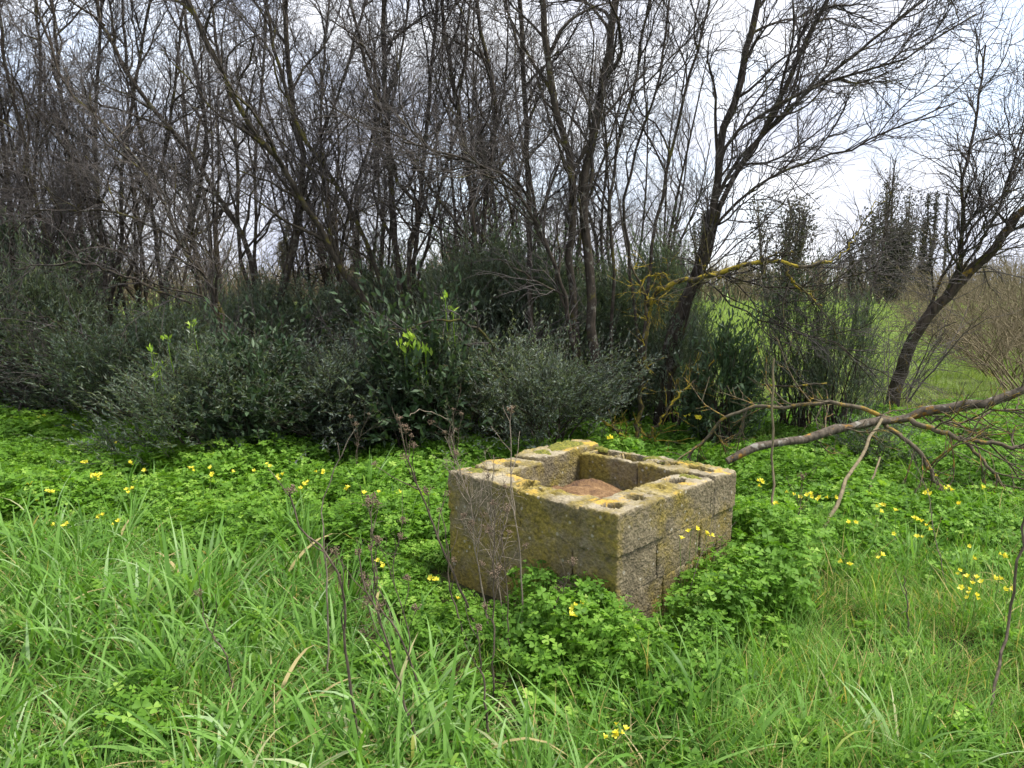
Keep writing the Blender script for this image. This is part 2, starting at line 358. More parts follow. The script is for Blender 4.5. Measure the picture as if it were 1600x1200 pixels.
# ------------------------------------------------------------------ the block well
WELL_ANG = math.radians(-43); WK = .80; WELL_O = np.array([-.349, 4.03, 0.0]); WS = 1.39 * WK
def wl(s, t, z=0.0):
    c, sn = math.cos(WELL_ANG), math.sin(WELL_ANG)
    return np.array([WELL_O[0] + c * s - sn * t, WELL_O[1] + sn * s + c * t, z])
def block_mesh(s0, s1, t0, t1, z0, z1, holes=(), sp=.010, seed=0, rnd=.009, rough=.0042, chip=.028, lump=0.0, skew=0.0):
    nx, ny, nz = [max(2, int(round(d / sp))) for d in (s1 - s0, t1 - t0, z1 - z0)]
    key = {}; V = []; Q = []
    def vid(i, j, k):
        kk = (i, j, k)
        if kk not in key: key[kk] = len(V); V.append((s0 + (s1 - s0) * i / nx, t0 + (t1 - t0) * j / ny, z0 + (z1 - z0) * k / nz))
        return key[kk]
    for i in range(nx):
        for j in range(ny):
            Q.append((vid(i, j, nz), vid(i + 1, j, nz), vid(i + 1, j + 1, nz), vid(i, j + 1, nz)))
    for k in range(nz):
        for i in range(nx):
            Q.append((vid(i, 0, k), vid(i + 1, 0, k), vid(i + 1, 0, k + 1), vid(i, 0, k + 1)))
            Q.append((vid(i + 1, ny, k), vid(i, ny, k), vid(i, ny, k + 1), vid(i + 1, ny, k + 1)))
        for j in range(ny):
            Q.append((vid(0, j + 1, k), vid(0, j, k), vid(0, j, k + 1), vid(0, j + 1, k + 1)))
            Q.append((vid(nx, j, k), vid(nx, j + 1, k), vid(nx, j + 1, k + 1), vid(nx, j, k + 1)))
    V = np.array(V); lo = np.array([s0, t0, z0]); hi = np.array([s1, t1, z1]); out = V.copy()
    for n_, p in enumerate(V):
        q = Vector(p) * 1.0 + Vector((seed * 3.1, seed * 1.7, 0))
        r = rnd + chip * max(0.0, mnoise.noise(q * 9.0) - .05) + .006 * mnoise.noise(q * 30)
        inner = np.clip(p, lo + r, hi - [r, r, r]); inner[2] = min(max(p[2], z0), hi[2] - r)
        d = p - inner; l = np.linalg.norm(d)
        o = inner + d / l * r if l > 1e-9 else p.copy()
        nrm = d / l if l > 1e-9 else np.zeros(3)
        dsp = rough * (mnoise.noise(q * 45) + .8 * mnoise.noise(q * 95)) + .0035 * mnoise.noise(q * 11)
        o = o + nrm * dsp
        if p[2] > z1 - 1e-6:
            o[2] += lump * (mnoise.noise(q * 5) + .5 * mnoise.noise(q * 14)) + .5 * dsp
            for (hs, ht, rs, rt, sq, dep) in holes:
                wob = 1 + .16 * mnoise.noise(q * 22)
                if sq: e = max(abs(p[0] - hs) / rs, abs(p[1] - ht) / rt) / wob
                else: e = math.hypot((p[0] - hs) / rs, (p[1] - ht) / rt) / wob
                w = min(1, max(0, (1.12 - e) / .18)); w = w * w * (3 - 2 * w)
                o[2] -= dep * w
                if w > .25: o[0] = hs + (o[0] - hs) * (1 + .45 * w); o[1] = ht + (o[1] - ht) * (1 + .45 * w)  # added undercut: holes widen below the lip so their insides fall darker
        if skew: o[2] += skew * (p[0] - s0)
        out[n_] = o
    return mesh('block', out, [np.array(Q)], M_conc)
def build_well():
    w = thing('block_well', 'square well head of mossy hollow concrete blocks half sunk in clover', 'well', WELL_O, WELL_ANG)
    # upper course
    up = [  # s0 s1 t0 t1 ztop holes lump
        (.000, .630, .000, .235, .412, [(.590, .12, .036, .060, 0, .10)], .010),
        (.004, .320, .245, .640, .414, [(.20, .40, .050, .042, 0, .10)], .012),
        (.010, .245, .648, 1.385, .428, [], .014),
        (.640, 1.112, .012, .225, .398, [(.72, .12, .030, .018, 0, .03), (.83, .135, .045, .012, 0, .018)], .009),
        (1.122, 1.392, -.004, .490, .408, [(1.262, .12, .047, .044, 0, .17), (1.258, .355, .047, .045, 0, .17)], .005),
        (1.130, 1.384, .502, 1.080, .405, [(1.24, .67, .030, .030, 0, .10), (1.235, .87, .046, .048, 0, .17)], .007),
        (.258, .770, 1.115, 1.372, .404, [(.405, 1.24, .090, .062, 1, .10), (.64, 1.24, .085, .062, 1, .10)], .006),
        (.782, 1.395, 1.092, 1.385, .410, [(.93, 1.235, .085, .046, 0, .15), (1.20, 1.235, .080, .044, 0, .15)], .009)]
    bl_ = []
    for n_, (a, b, c, d, z, h, lu) in enumerate(up):
        h = [(q[0] * WK, q[1] * WK, q[2] * WK * 1.12, q[3] * WK * 1.12, q[4], q[5]) for q in h]
        bl_.append(link('block', block_mesh(a * WK, b * WK, c * WK, d * WK, .402, z + .19, h, .0085, n_ + 1, lump=lu), w))
    # lower course, its blocks a little wider so that an inner ledge remains
    lowc = [(-.004, .50, .004, .30), (.512, 1.06, .000, .30), (1.072, 1.398, .006, .42), (1.10, 1.392, .432, .93), (1.09, 1.39, .942, 1.39),
            (.55, 1.08, 1.08, 1.385), (.006, .54, 1.085, 1.388), (.002, .30, .31, .68), (.000, .30, .692, 1.074)]
    for n_, (a, b, c, d) in enumerate(lowc):
        a, b, c, d = max(a, .007), min(b, 1.380), max(c, .010), min(d, 1.376)
        link('block', block_mesh(a * WK, b * WK, c * WK, d * WK, .203, .400, (), .012, 20 + n_, rnd=.004, chip=.02), w)
    for n_, (a, b, c, d) in enumerate([(.010, .60, .014, .29), (.612, 1.10, .010, .29), (1.112, 1.374, .012, .50), (1.11, 1.378, .512, 1.00), (1.10, 1.374, 1.012, 1.374), (.55, 1.09, 1.08, 1.372), (.016, .54, 1.085, 1.374), (.012, .30, .31, .68), (.012, .30, .692, 1.074)]):
        link('block', block_mesh(a * WK, b * WK, c * WK, d * WK, -.10, .201, (), .016, 40 + n_, rnd=.004, chip=.02), w)
    # mortar in the joints
    for n_, q in enumerate([(.605, .655, .006, .215, .2, .392), (1.085, 1.150, .006, .21, .2, .386), (1.15, 1.385, .47, .52, .2, .392), (1.14, 1.386, 1.05, 1.12, .2, .392),
              (.74, .80, 1.13, 1.36, .2, .385), (.02, .235, .62, .67, .2, .395), (.02, .30, .22, .26, .2, .395), (.02, .24, 1.10, 1.375, .19, .40), (.2, .29, 1.13, 1.36, .1, .385), (.02, 1.372, .012, .20, .18, .23), (1.16, 1.380, .02, 1.37, .18, .23), (.02, 1.372, .016, .20, -.02, .03), (1.16, 1.374, .02, 1.37, -.02, .03)]):
        link('mortar', block_mesh(q[0] * WK, q[1] * WK, q[2] * WK, q[3] * WK, q[4] + .19, q[5] + .19, (), .014, 70 + n_, rnd=.004, chip=.01, lump=.008), w)
    # moss cushions on the rim
    def moss(s, t, rs, rt, z, h, seed, par):
        gg = Geo(); n1, n2 = 9, 26; V = [(s, t, z + h)]; T = []; Q = []
        for i in range(1, n1 + 1):
            for j in range(n2):
                th = 2 * math.pi * j / n2; k = 1 + .35 * mnoise.noise(Vector((math.cos(th) * 1.6, math.sin(th) * 1.6, seed)))
                r = i / n1; x, y = s + rs * k * r * math.cos(th), t + rt * k * r * math.sin(th)
                hh = h * max(0, 1 - r ** 2.2) * (1 + .9 * mnoise.noise(Vector((x * 45, y * 45, seed)))) - (.012 if i == n1 else 0)
                V.append((x, y, z + hh))
        for j in range(n2): T.append((0, 1 + j, 1 + (j + 1) % n2))
        for i in range(n1 - 1):
            for j in range(n2):
                a = 1 + i * n2 + j; b = 1 + i * n2 + (j + 1) % n2; Q.append((a, a + n2, b + n2, b))
        gg.add(V, Q, T); link('moss', gg.build('moss', M_moss), par)
    for q in [(.12, 1.10, .095, .20, .428, .022, 1), (.13, .80, .07, .10, .424, .016, 2), (1.25, 1.0, .10, .055, .403, .014, 3), (.11, .14, .07, .08, .410, .012, 4),
              (.80, 1.32, .12, .05, .402, .012, 5), (1.05, 1.34, .14, .035, .408, .012, 6), (.30, 1.33, .07, .035, .402, .014, 7)]: moss(q[0] * WK, q[1] * WK, q[2] * WK, q[3] * WK, q[4] + .19, q[5], q[6], bl_[{1: 2, 2: 2, 3: 5, 4: 0, 5: 7, 6: 7, 7: 6}[q[6]]])
    # rusted lid lying in the opening on the inner ledge
    nr, nt_ = 16, 72; V = []; Q = []
    for side in (0, 1):
        for i in range(nr + 1):
            for j in range(nt_):
                th = 2 * math.pi * j / nt_
                k = 1 + .05 * mnoise.noise(Vector((math.cos(th) * 2, math.sin(th) * 2, 5)))
                dth = (th - 2.55 + math.pi) % (2 * math.pi) - math.pi
                k *= 1 - .55 * math.exp(-(dth / .17) ** 4)            # the torn notch
                dth2 = (th - 4.0 + math.pi) % (2 * math.pi) - math.pi
                k *= 1 - .22 * math.exp(-(dth2 / .12) ** 2)
                r = i / nr * k
                x, y = .30 * r * math.cos(th), .27 * r * math.sin(th)
                z = .004 * (1 - r * r) + .020 * max(0, r - .86) / .14 * (math.cos(th - 3.4) > .2) + .022 * math.sin(x * 13 + 1.5) * r + .012 * math.sin(y * 25 + x * 9) * r + .008 * mnoise.noise(Vector((x * 9, y * 9, 2))) + .008 * mnoise.noise(Vector((x * 26, y * 26, 4))) + .012 * y / .29
                V.append((x, y, z + .02 * math.exp(-((th - 2.9) / .5) ** 2) * r * r - .007 * side))
    lay = (nr + 1) * nt_
    for side in (0, 1):
        for i in range(nr):
            for j in range(nt_):
                a = side * lay + i * nt_ + j; b = side * lay + i * nt_ + (j + 1) % nt_
                Q.append((a, a + nt_, b + nt_, b) if not side else (a, b, b + nt_, a + nt_))
    for j in range(nt_):
        a = nr * nt_ + j; b = nr * nt_ + (j + 1) % nt_; Q.append((a, a + lay, b + lay, b))
    link('rusted_lid', mesh('rusted_lid', V, [np.array(Q)], M_rust), None, wl(.665 * WK, .72 * WK, .440), math.radians(4),
         label='rusted bent iron lid lying inside the block well', category='lid')
build_well()

# ------------------------------------------------------------------ bare trees
def tree_parts(root, stems, kn=dict(), origin=np.zeros(3), bark=None, twig=None):
    """stems: list of (path (n,3), radii) in world space; fills root with trunk / limbs / twigs meshes"""
    K1, K2, K3 = kn.get('k1', 13), kn.get('k2', 7) + 1, kn.get('k3', 6) + 2
    bark = bark or M_bark; twig = twig or M_twig
    for p, r in stems:
        g = Geo(); g.tubes(p - origin, r, 8, cap=True); link('trunk', g.build('trunk', bark), root)
    n = 16
    S = np.stack([spline(p, n) for p, r in stems]) - origin
    R = np.stack([np.interp(np.linspace(0, 1, n), np.linspace(0, 1, len(r)), r) for p, r in stems])
    t0 = kn.get('t0', .28)
    b1, r1 = branch(S, R, K1, (t0, .99), kn.get('L1', (.7, 1.9)), kn.get('a1', (.45, 1.0)), kn.get('up1', .25), 9, .020, .0045, .19, .45, kn.get('upc', .05), kn.get('bias'))
    b2, r2 = branch(b1, r1, K2, (.15, 1.0), kn.get('L2', (.35, .95)), (.4, 1.1), .12, 6, .0085, .0032, .21, .4, .03, kn.get('bias2'))
    b3, r3 = branch(b2, r2, K3, (.12, 1.0), kn.get('L3', (.16, .5)), (.35, 1.1), .06, 4, .0048, .0024, .24, .3, .02)
    s3, q3 = branch(S, R, kn.get('ks', 10), (t0 * .5, 1.0), (.2, .7), (.5, 1.2), .2, 5, .006, .0026, .14, .3, .06)
    th_ = kn.get('thin', .85); r2 = r2 * th_; r3 = r3 * th_; q3 = q3 * th_
    lm = Geo(); lm.tubes(b1, r1, 5)
    lo_ = link('limbs', lm.build('limbs', kn.get('limb_mat', bark)), root)
    tw = Geo(); tw.tubes(b2, r2, 3); tw.tubes(b3, r3, 3); tw.tubes(s3, q3, 3)
    o = link('twigs', tw.build('twigs', twig), lo_, kind='stuff')
def stem(base, px, Y0, Y1, r0, r1, n=26, ext=1.6):
    """base (x,y): where it enters the ground; px: pixel polyline followed upward, depth from Y0 to Y1"""
    pts = [np.array([base[0], base[1], float(gh(base[0], base[1])) - .08])]
    m = len(px)
    for i, (u, v) in enumerate(px): pts.append(P(u, v, Y0 + (Y1 - Y0) * i / max(m - 1, 1)))
    if ext and px[-1][1] < 40:
        d = pts[-1] - pts[-2]; d = d / np.linalg.norm(d); d[2] += .15; pts.append(pts[-1] + d * ext)
    p = spline(pts, n); p[2:-1] += rng.normal(size=(n - 3, 3)) * .010
    t = np.linspace(0, 1, n); r = (r0 + (r1 - r0) * t ** .7) * .74; r[0] *= 1.35; r[1] *= 1.12
    if ext and px[-1][1] < 40: r[-5:] *= np.linspace(1, .45, 5)
    return p, r
def bx(u, Y): return ((u - 800) / FPX * Y * 1.0, Y)
def bare_tree(label, stems, kn=dict(), bark=None, twig=None, name='bare_tree', group='bare trees of the thicket'):
    o = stems[0][0][0].copy(); o[2] = 0
    root = thing(name, label, 'tree', o, group=group)
    tree_parts(root, stems, kn, o, bark, twig); return root

def trees():
    # centre tree right behind the well
    b = bx(934, 7.8); b2 = bx(905, 7.9); b3 = bx(850, 8.3); b4 = bx(952, 7.9)
    bare_tree('thick twin-trunked bare tree directly behind the block well', [
        stem(b, [(928, 560), (922, 440), (914, 300), (926, 210), (945, 115), (962, 0)], 7.8, 8.1, .080, .040),
        stem(b2, [(900, 540), (890, 410), (895, 280), (880, 210), (865, 150), (847, 25)], 7.9, 7.7, .062, .034),
        stem(b3, [(832, 540), (827, 430), (827, 350), (822, 200), (812, 0)], 8.3, 8.5, .048, .028),
        stem(b2, [(893, 520), (855, 385), (800, 293), (770, 265), (705, 240), (630, 222)], 7.7, 7.0, .045, .012, ext=0),
        stem(b4, [(955, 540), (960, 400), (952, 290), (978, 180), (1004, 50), (1012, 5)], 8, 8.2, .030, .014)], dict(k1=14, k2=7, k3=6, t0=.34), M_bark)
    b = bx(1030, 8.2); e = bx(1045, 8.4)
    bare_tree('large bare tree sweeping its boughs rightward, right of the well', [
        stem(b, [(1045, 540), (1070, 475), (1100, 405), (1116, 330), (1120, 270), (1127, 212), (1155, 130), (1170, 65), (1186, 0)], 8.2, 8.3, .085, .034),
        stem(b, [(1060, 520), (1100, 420), (1122, 330), (1150, 270), (1195, 200), (1225, 140), (1265, 60), (1290, 5)], 8.1, 7.7, .055, .022),
        stem(b, [(1060, 510), (1105, 400), (1120, 290), (1135, 222), (1180, 185), (1235, 155), (1300, 122), (1400, 98), (1525, 22)], 8.1, 7.3, .055, .010, ext=0),
        stem(b, [(1060, 510), (1102, 400), (1118, 350), (1165, 303), (1220, 270), (1300, 240), (1375, 212), (1495, 160)], 8.1, 7.4, .045, .008, ext=0),
        stem(b, [(1080, 480), (1105, 425), (1160, 440), (1230, 452), (1300, 440), (1370, 415)], 8.0, 7.0, .026, .008, ext=0),
        stem(b, [(1075, 490), (1100, 440), (1150, 480), (1230, 515), (1310, 540), (1370, 590)], 8.0, 7.0, .022, .007, ext=0),
        stem(e, [(1050, 520), (1090, 410), (1112, 330), (1165, 235), (1240, 165), (1330, 90), (1440, 5)], 8.3, 8.0, .045, .014, ext=.6)],
        dict(k1=11, k2=6, k3=5, t0=.45, thin=1.05, bias=(.30, -.05, 0), bias2=(.2, 0, 0), L1=(.5, 1.5)), M_bark)
    b = bx(1000, 7.9)
    bare_tree('slim bare tree between the twin-trunked tree and the sweeping tree', [
        stem(b, [(1005, 560), (1012, 450), (1030, 330), (1058, 200), (1085, 90), (1105, 0)], 7.9, 8.6, .032, .014),
        stem(b, [(1000, 560), (985, 430), (975, 320), (1000, 220), (1030, 110), (1045, 0)], 8.1, 8.6, .028, .012)], dict(k1=11, t0=.4))
    # left hand trees
    base = PG(395, 690); b = (base[0], base[1])
    bare_tree('crooked thin bare tree leaning left out of the olive shrubs', [
        stem(b, [(385, 630), (362, 575), (343, 480), (320, 430), (280, 385), (225, 346), (165, 330), (50, 328)], 7.6, 7.2, .040, .010, ext=0),
        stem(b, [(375, 610), (345, 490), (322, 434), (282, 386), (268, 335), (235, 295), (212, 245), (160, 190), (100, 130), (60, 20)], 7.7, 7.5, .034, .010)],
        dict(k1=14, k2=7, k3=5, t0=.3, L1=(.4, 1.3)), M_bark)
    b = bx(400, 10.2)
    bare_tree('dark bare tree arching left, second clump from the left', [
        stem(b, [(400, 470), (385, 380), (350, 320), (310, 260), (260, 195), (215, 140), (165, 50), (150, 0)], 10, 9.4, .062, .022),
        stem(b, [(395, 470), (376, 400), (372, 300), (366, 190), (340, 80), (330, 0)], 10.2, 10.4, .045, .02),
        stem(b, [(402, 470), (398, 380), (400, 260), (410, 120), (418, 0)], 10.2, 10.6, .040, .018)], dict(k1=14, k2=8))
    b = bx(424, 9.4)
    bare_tree('straight dark bare trunk leaning slightly right, clear of its neighbours', [
        stem(b, [(432, 480), (451, 430), (465, 350), (471, 290), (472, 235), (455, 160), (445, 0)], 9.4, 9.6, .072, .030),
        stem(b, [(436, 470), (462, 360), (480, 270), (520, 170), (555, 60), (570, 0)], 9.5, 9.9, .034, .016)], dict(k1=13, k2=8))
    b = bx(610, 8.8); c = bx(640, 9.2)
    bare_tree('mossy bare tree with one long stem leaning far to the left', [
        stem(b, [(585, 500), (540, 430), (480, 325), (430, 245), (380, 180), (340, 100), (300, 12)], 8.8, 8.3, .058, .026),
        stem(c, [(615, 500), (588, 420), (565, 360), (520, 280), (475, 215), (440, 120), (415, 5)], 9.2, 9.2, .046, .020)], dict(k1=14, k2=7, bias=(-.1, 0, 0)), M_bark_moss)
    b = bx(632, 9.0); c = bx(650, 9.1)
    bare_tree('upright many-stemmed bare tree in the middle of the thicket', [
        stem(b, [(630, 500), (621, 400), (612, 300), (604, 180), (598, 0)], 9, 9.1, .062, .028),
        stem(b, [(640, 480), (638, 385), (656, 325), (626, 292), (600, 200), (570, 100), (545, 0)], 8.9, 8.6, .040, .016),
        stem(c, [(648, 470), (650, 380), (662, 250), (674, 110), (684, -5)], 9.2, 9.4, .044, .02),
        stem(c, [(652, 470), (664, 400), (690, 290), (716, 180), (735, 0)], 9.1, 9.0, .032, .014)], dict(k1=14, k2=8))
    b = bx(740, 9.3)
    bare_tree('bare tree with steep stems, left of the twin-trunked tree', [
        stem(b, [(745, 450), (738, 330), (722, 200), (700, 80), (690, 0)], 9.3, 9.4, .045, .022),
        stem(b, [(752, 440), (760, 300), (775, 160), (752, 60), (745, 0)], 9.4, 9.2, .05, .024),
        stem(b, [(748, 460), (735, 380), (690, 320), (640, 240), (560, 190), (500, 160)], 9.2, 8.4, .034, .010, ext=0)], dict(k1=13, k2=7))
    b = bx(160, 10.2); c = bx(180, 10.4)
    bare_tree('wide fan of bare stems growing from one foot at the far left', [
        stem(b, [(150, 490), (110, 430), (75, 375), (58, 320), (40, 230), (10, 110), (0, 30)], 10, 9.4, .052, .016),
        stem(b, [(158, 490), (135, 400), (120, 300), (98, 190), (88, 60), (80, 0)], 10.2, 10.2, .05, .02),
        stem(b, [(165, 480), (160, 380), (150, 250), (152, 120), (160, 0)], 10.3, 10.5, .048, .02),
        stem(c, [(175, 480), (190, 380), (192, 260), (210, 140), (236, 0)], 10.4, 10.6, .044, .02),
        stem(c, [(182, 480), (212, 400), (232, 320), (262, 220), (275, 110), (290, 0)], 10.4, 10.3, .042, .018),
        stem(b, [(150, 490), (90, 440), (30, 410), (-40, 380), (-120, 330)], 10, 9.2, .036, .010, ext=0)], dict(k1=15, k2=8, k3=6))
    b = bx(20, 10.8)
    bare_tree('dense bare tree cut by the left edge of the picture', [
        stem(b, [(20, 470), (18, 360), (5, 230), (-10, 100), (-20, 0)], 10.8, 10.8, .055, .022),
        stem(b, [(28, 470), (45, 350), (60, 210), (62, 80), (55, 0)], 10.9, 11, .042, .02),
        stem(b, [(10, 470), (-30, 380), (-70, 270), (-120, 120), (-150, 0)], 10.7, 10.5, .05, .02)], dict(k1=15, k2=8, k3=6))
    b = bx(265, 11.0)
    bare_tree('bare tree with a V of grey stems behind the far left fan', [
        stem(b, [(258, 440), (290, 370), (310, 300), (322, 190), (300, 90), (285, 0)], 11, 11, .06, .022),
        stem(b, [(250, 440), (240, 350), (225, 230), (200, 110), (190, 0)], 11, 11.3, .05, .02)], dict(k1=15, k2=8, k3=6))
    b = bx(520, 10.6)
    bare_tree('slender bare stems behind the mossy leaning tree', [
        stem(b, [(520, 440), (512, 330), (500, 220), (505, 100), (515, 0)], 10.6, 10.8, .036, .018),
        stem(b, [(528, 440), (545, 330), (580, 220), (620, 110), (640, 0)], 10.7, 10.6, .036, .016)], dict(k1=14, k2=8))
    # the leaning tree on the right
    base = PG(1388, 655); b = (base[0], base[1]); Y = base[1]
    bare_tree('leaning bare tree with orange lichen on its bark at the right', [
        stem(b, [(1402, 600), (1415, 555), (1440, 510), (1500, 440), (1560, 380), (1605, 318), (1660, 250)], Y, Y - .4, .125, .050, ext=0),
        stem(b, [(1405, 590), (1445, 505), (1490, 440), (1502, 390), (1506, 320), (1500, 292), (1520, 220), (1534, 140), (1540, 70)], Y, Y + .2, .060, .014, ext=0),
        stem(b, [(1405, 590), (1448, 500), (1510, 410), (1545, 360), (1580, 270), (1600, 200), (1640, 110)], Y, Y + .1, .04, .012, ext=0),
        stem(b, [(1404, 590), (1445, 500), (1475, 425), (1530, 345), (1570, 300), (1625, 190)], Y, Y - .2, .04, .012, ext=0)],
        dict(k1=11, k2=5, k3=4, t0=.42, thin=1.1, L1=(.4, 1.3), limb_mat=M_bark_moss), M_bark_base, M_twig, group=None)
    # small bare sapling on the field side
    base = PG(1335, 600); b = (base[0], base[1])
    bare_tree('thin bare sapling standing left of the leaning lichen tree', [
        stem(b, [(1345, 540), (1358, 470), (1375, 400), (1390, 320), (1400, 250)], b[1], b[1], .045, .012, ext=0),
        stem(b, [(1345, 540), (1356, 475), (1335, 420), (1320, 360)], b[1], b[1], .028, .010, ext=0)], dict(k1=8, k2=4, k3=3, t0=.4, L1=(.4, 1.0)), M_bark, group=None)
trees()

def loose_branches():
    # yellow-lichened limb hanging across the gap
    def limb(name, label, main, subs, mat, r, tw=None, kn=(8, 5), twm=None, grp=None, Ls=(.2, .6)):
        root = thing(name, label, 'branch', main[0], group=grp)
        o = np.array(main[0]); n = 22
        p = spline(main, n) - o; p[1:-1] += rng.normal(size=(n - 2, 3)) * .012; rr = np.linspace(r[0], r[1], n)
        rr = rr * (1 + .12 * rng.normal(size=n))
        g = Geo(); g.tubes(p, rr, 8, cap=True); link('main_stem', g.build('main_stem', mat), root)
        S = [p]; R = [rr]
        for q, ra in subs:
            pp = spline(q, n) - o; pp[1:-1] += rng.normal(size=(n - 2, 3)) * .012; rs = np.linspace(ra[0], ra[1], n)
            g = Geo(); g.tubes(pp, rs, 6, cap=True); link('side_branch', g.build('side_branch', tw or mat), root); S.append(pp); R.append(rs)
        S = np.stack(S); R = np.stack(R)
        a, ra = branch(S, R, kn[0], (.25, 1), Ls, (.4, 1.2), 0, 6, .007, .003, .18, .3, 0)
        b_, rb = branch(a, ra, kn[1], (.2, 1), (.1, .35), (.4, 1.1), 0, 4, .0042, .0022, .18, .3, 0)
        g = Geo(); g.tubes(a, ra, 4); g.tubes(b_, rb, 3); link('twigs', g.build('twigs', twm or tw or mat), root, kind='stuff')
        return root
    Y = 7.3
    limb('lichen_branch', 'crooked branch crusted with yellow lichen above the field gap', [P(u, v, y) for u, v, y in [(1010, 478, 7.6), (1030, 452, 7.4), (1062, 440, 7.3), (1100, 434, 7.2), (1140, 424, 7.1), (1180, 409, 7.0), (1225, 411, 6.9), (1260, 415, 6.9), (1298, 410, 6.9)]],
         [([P(1225, 411, 6.9), P(1238, 440, 6.9), P(1262, 462, 6.8), P(1285, 478, 6.8)], (.014, .006)),
          ([P(1125, 432, 7.1), P(1105, 425, 7.0), P(1095, 412, 7.0), P(1090, 396, 7.0)], (.012, .005)),
          ([P(1298, 410, 6.9), P(1330, 380, 6.9), P(1360, 330, 7.0), P(1392, 300, 7.0)], (.007, .004)),
          ([P(1180, 409, 7.0), P(1210, 400, 6.9), P(1240, 395, 6.8)], (.012, .004))], M_bark_lich, (.028, .016), kn=(10, 4), twm=M_bark_moss)
    limb('lichen_branch', 'upright stick with forked yellow lichen top beside the well trunk', [P(u, v, 7.2) for u, v in [(994, 690), (998, 640), (1003, 590), (1012, 510), (1010, 465), (998, 440), (986, 415)]],
         [([P(1010, 465, 7.2), P(1025, 470, 7.1), P(1040, 478, 7.1)], (.008, .004)), ([P(998, 440, 7.2), P(1020, 430, 7.1), P(1045, 428, 7.0)], (.01, .004)),
          ([P(994, 688, 7.2), P(970, 680, 7.1), P(945, 660, 7.1)], (.018, .012)), ([P(994, 686, 7.2), P(1015, 685, 7.1), P(1028, 690, 7.0)], (.014, .006)),
          ([P(1015, 688, 7.1), P(1035, 650, 7.1), P(1075, 605, 7.2), P(1120, 560, 7.3)], (.014, .008))], M_bark_lstem, (.022, .012), M_bark_lich, kn=(9, 4), twm=M_bark_lich, Ls=(.08, .28))
    limb('arching_branch', 'bare branch arching down over the shrubs behind the well', [P(u, v, y) for u, v, y in [(800, 640, 7.2), (782, 570, 7.0), (760, 530, 6.8), (735, 508, 6.7), (700, 501, 6.6), (640, 512, 6.6), (590, 520, 6.6)]],
         [([P(775, 555, 7), P(730, 540, 6.8), P(690, 530, 6.7), (P(650, 545, 6.7))], (.009, .004))], M_bark_moss, (.020, .005), kn=(7, 4), twm=M_twig)
    limb('broken_twig', 'pale broken twig stub poking out of the laurel shrub', [P(u, v, 6.7) for u, v in [(735, 600), (700, 578), (668, 566), (643, 569)]],
         [], M_twig_tan, (.010, .012), kn=(3, 1), twm=M_twig)
    limb('low_branch', 'long low dead branch reaching out at the far left', [P(u, v, y) for u, v, y in [(250, 590, 8.6), (200, 568, 8.4), (140, 555, 8.3), (60, 557, 8.2), (-30, 575, 8.1)]],
         [([P(200, 568, 8.4), P(120, 520, 8.2), P(70, 500, 8.0), P(20, 480, 8)], (.012, .004)), ([P(160, 556, 8.3), P(100, 580, 8.1), P(40, 605, 8)], (.010, .004))], M_bark, (.020, .006), kn=(9, 5), twm=M_twig, Ls=(.3, .9))
    limb('low_branch', 'dead branch slanting right across the left shrubs', [P(u, v, y) for u, v, y in [(300, 475, 8.3), (250, 455, 8.2), (190, 430, 8.2), (120, 410, 8.1), (20, 420, 8)]],
         [([P(250, 455, 8.2), P(200, 400, 8.0), P(150, 380, 8.0)], (.010, .004))], M_bark, (.016, .006), kn=(9, 5), twm=M_twig, Ls=(.3, .9))
    # fallen trunk on the right
    limb('fallen_branch', 'fallen limb with pale lichen blotches propped up right of the well', [P(u, v, y) for u, v, y in [(1136, 721, 5.5), (1180, 699, 5.55), (1250, 684, 5.7), (1330, 666, 5.85), (1400, 655, 6.0), (1460, 641, 5.9), (1540, 631, 5.8), (1610, 604, 5.7), (1700, 575, 5.6)]],
         [([P(1395, 655, 6), P(1330, 632, 6), P(1250, 632, 6.1), P(1165, 640, 6.2), P(1110, 672, 6.3), P(1075, 716, 6.3)], (.020, .012)),
          ([P(1380, 658, 6), P(1420, 690, 5.8), P(1460, 745, 5.6), P(1490, 800, 5.5), P(1515, 860, 5.4)], (.020, .008)),
          ([P(1400, 655, 6), P(1450, 668, 5.8), P(1500, 682, 5.7), P(1560, 693, 5.6), P(1640, 697, 5.5)], (.024, .012)),
          ([P(1500, 682, 5.7), P(1540, 720, 5.5), P(1575, 770, 5.4), P(1600, 820, 5.3), P(1612, 880, 5.3)], (.014, .006)),
          ([P(1470, 770, 5.6), P(1520, 800, 5.4), P(1570, 820, 5.3), P(1620, 850, 5.2)], (.010, .004)),
          ([P(1385, 656, 6), P(1440, 655, 5.9), P(1500, 660, 5.9), P(1580, 640, 5.9), P(1660, 660, 5.8)], (.012, .006))],
         M_bark_fall, (.031, .037), M_bark_lich2, (15, 7), M_bark_lich2, Ls=(.25, .8))
    # sticks standing in the clover
    def stick(label, pts, r, mat):
        pts = np.array(pts); p = spline(pts, 14); p[1:-1] += rng.normal(size=(12, 3)) * .006; o = p[0].copy()
        g = Geo(); g.tubes(p - o, np.linspace(r[0], r[1], 14), 6, cap=True); link('stick', g.build('stick', mat), None, o, label=label, category='stick')
    stick('thin straight grey stick standing upright beside the fallen limb', [PG(1206, 848, .02), P(1207, 740, 4.75), P(1207, 640, 4.75), P(1209, 560, 4.75)], (.009, .006), M_twig_tan)
    stick('leaning grey stick propped against the fallen limb', [PG(1262, 895, .0), P(1300, 800, 4.75), P(1332, 735, 5.2), P(1378, 655, 5.9)], (.014, .012), M_twig_tan)
    stick('short yellowish stick under the fallen limb', [P(1336, 850, 5.0), P(1350, 790, 5.2), P(1375, 715, 5.6)], (.010, .007), M_twig_tan)
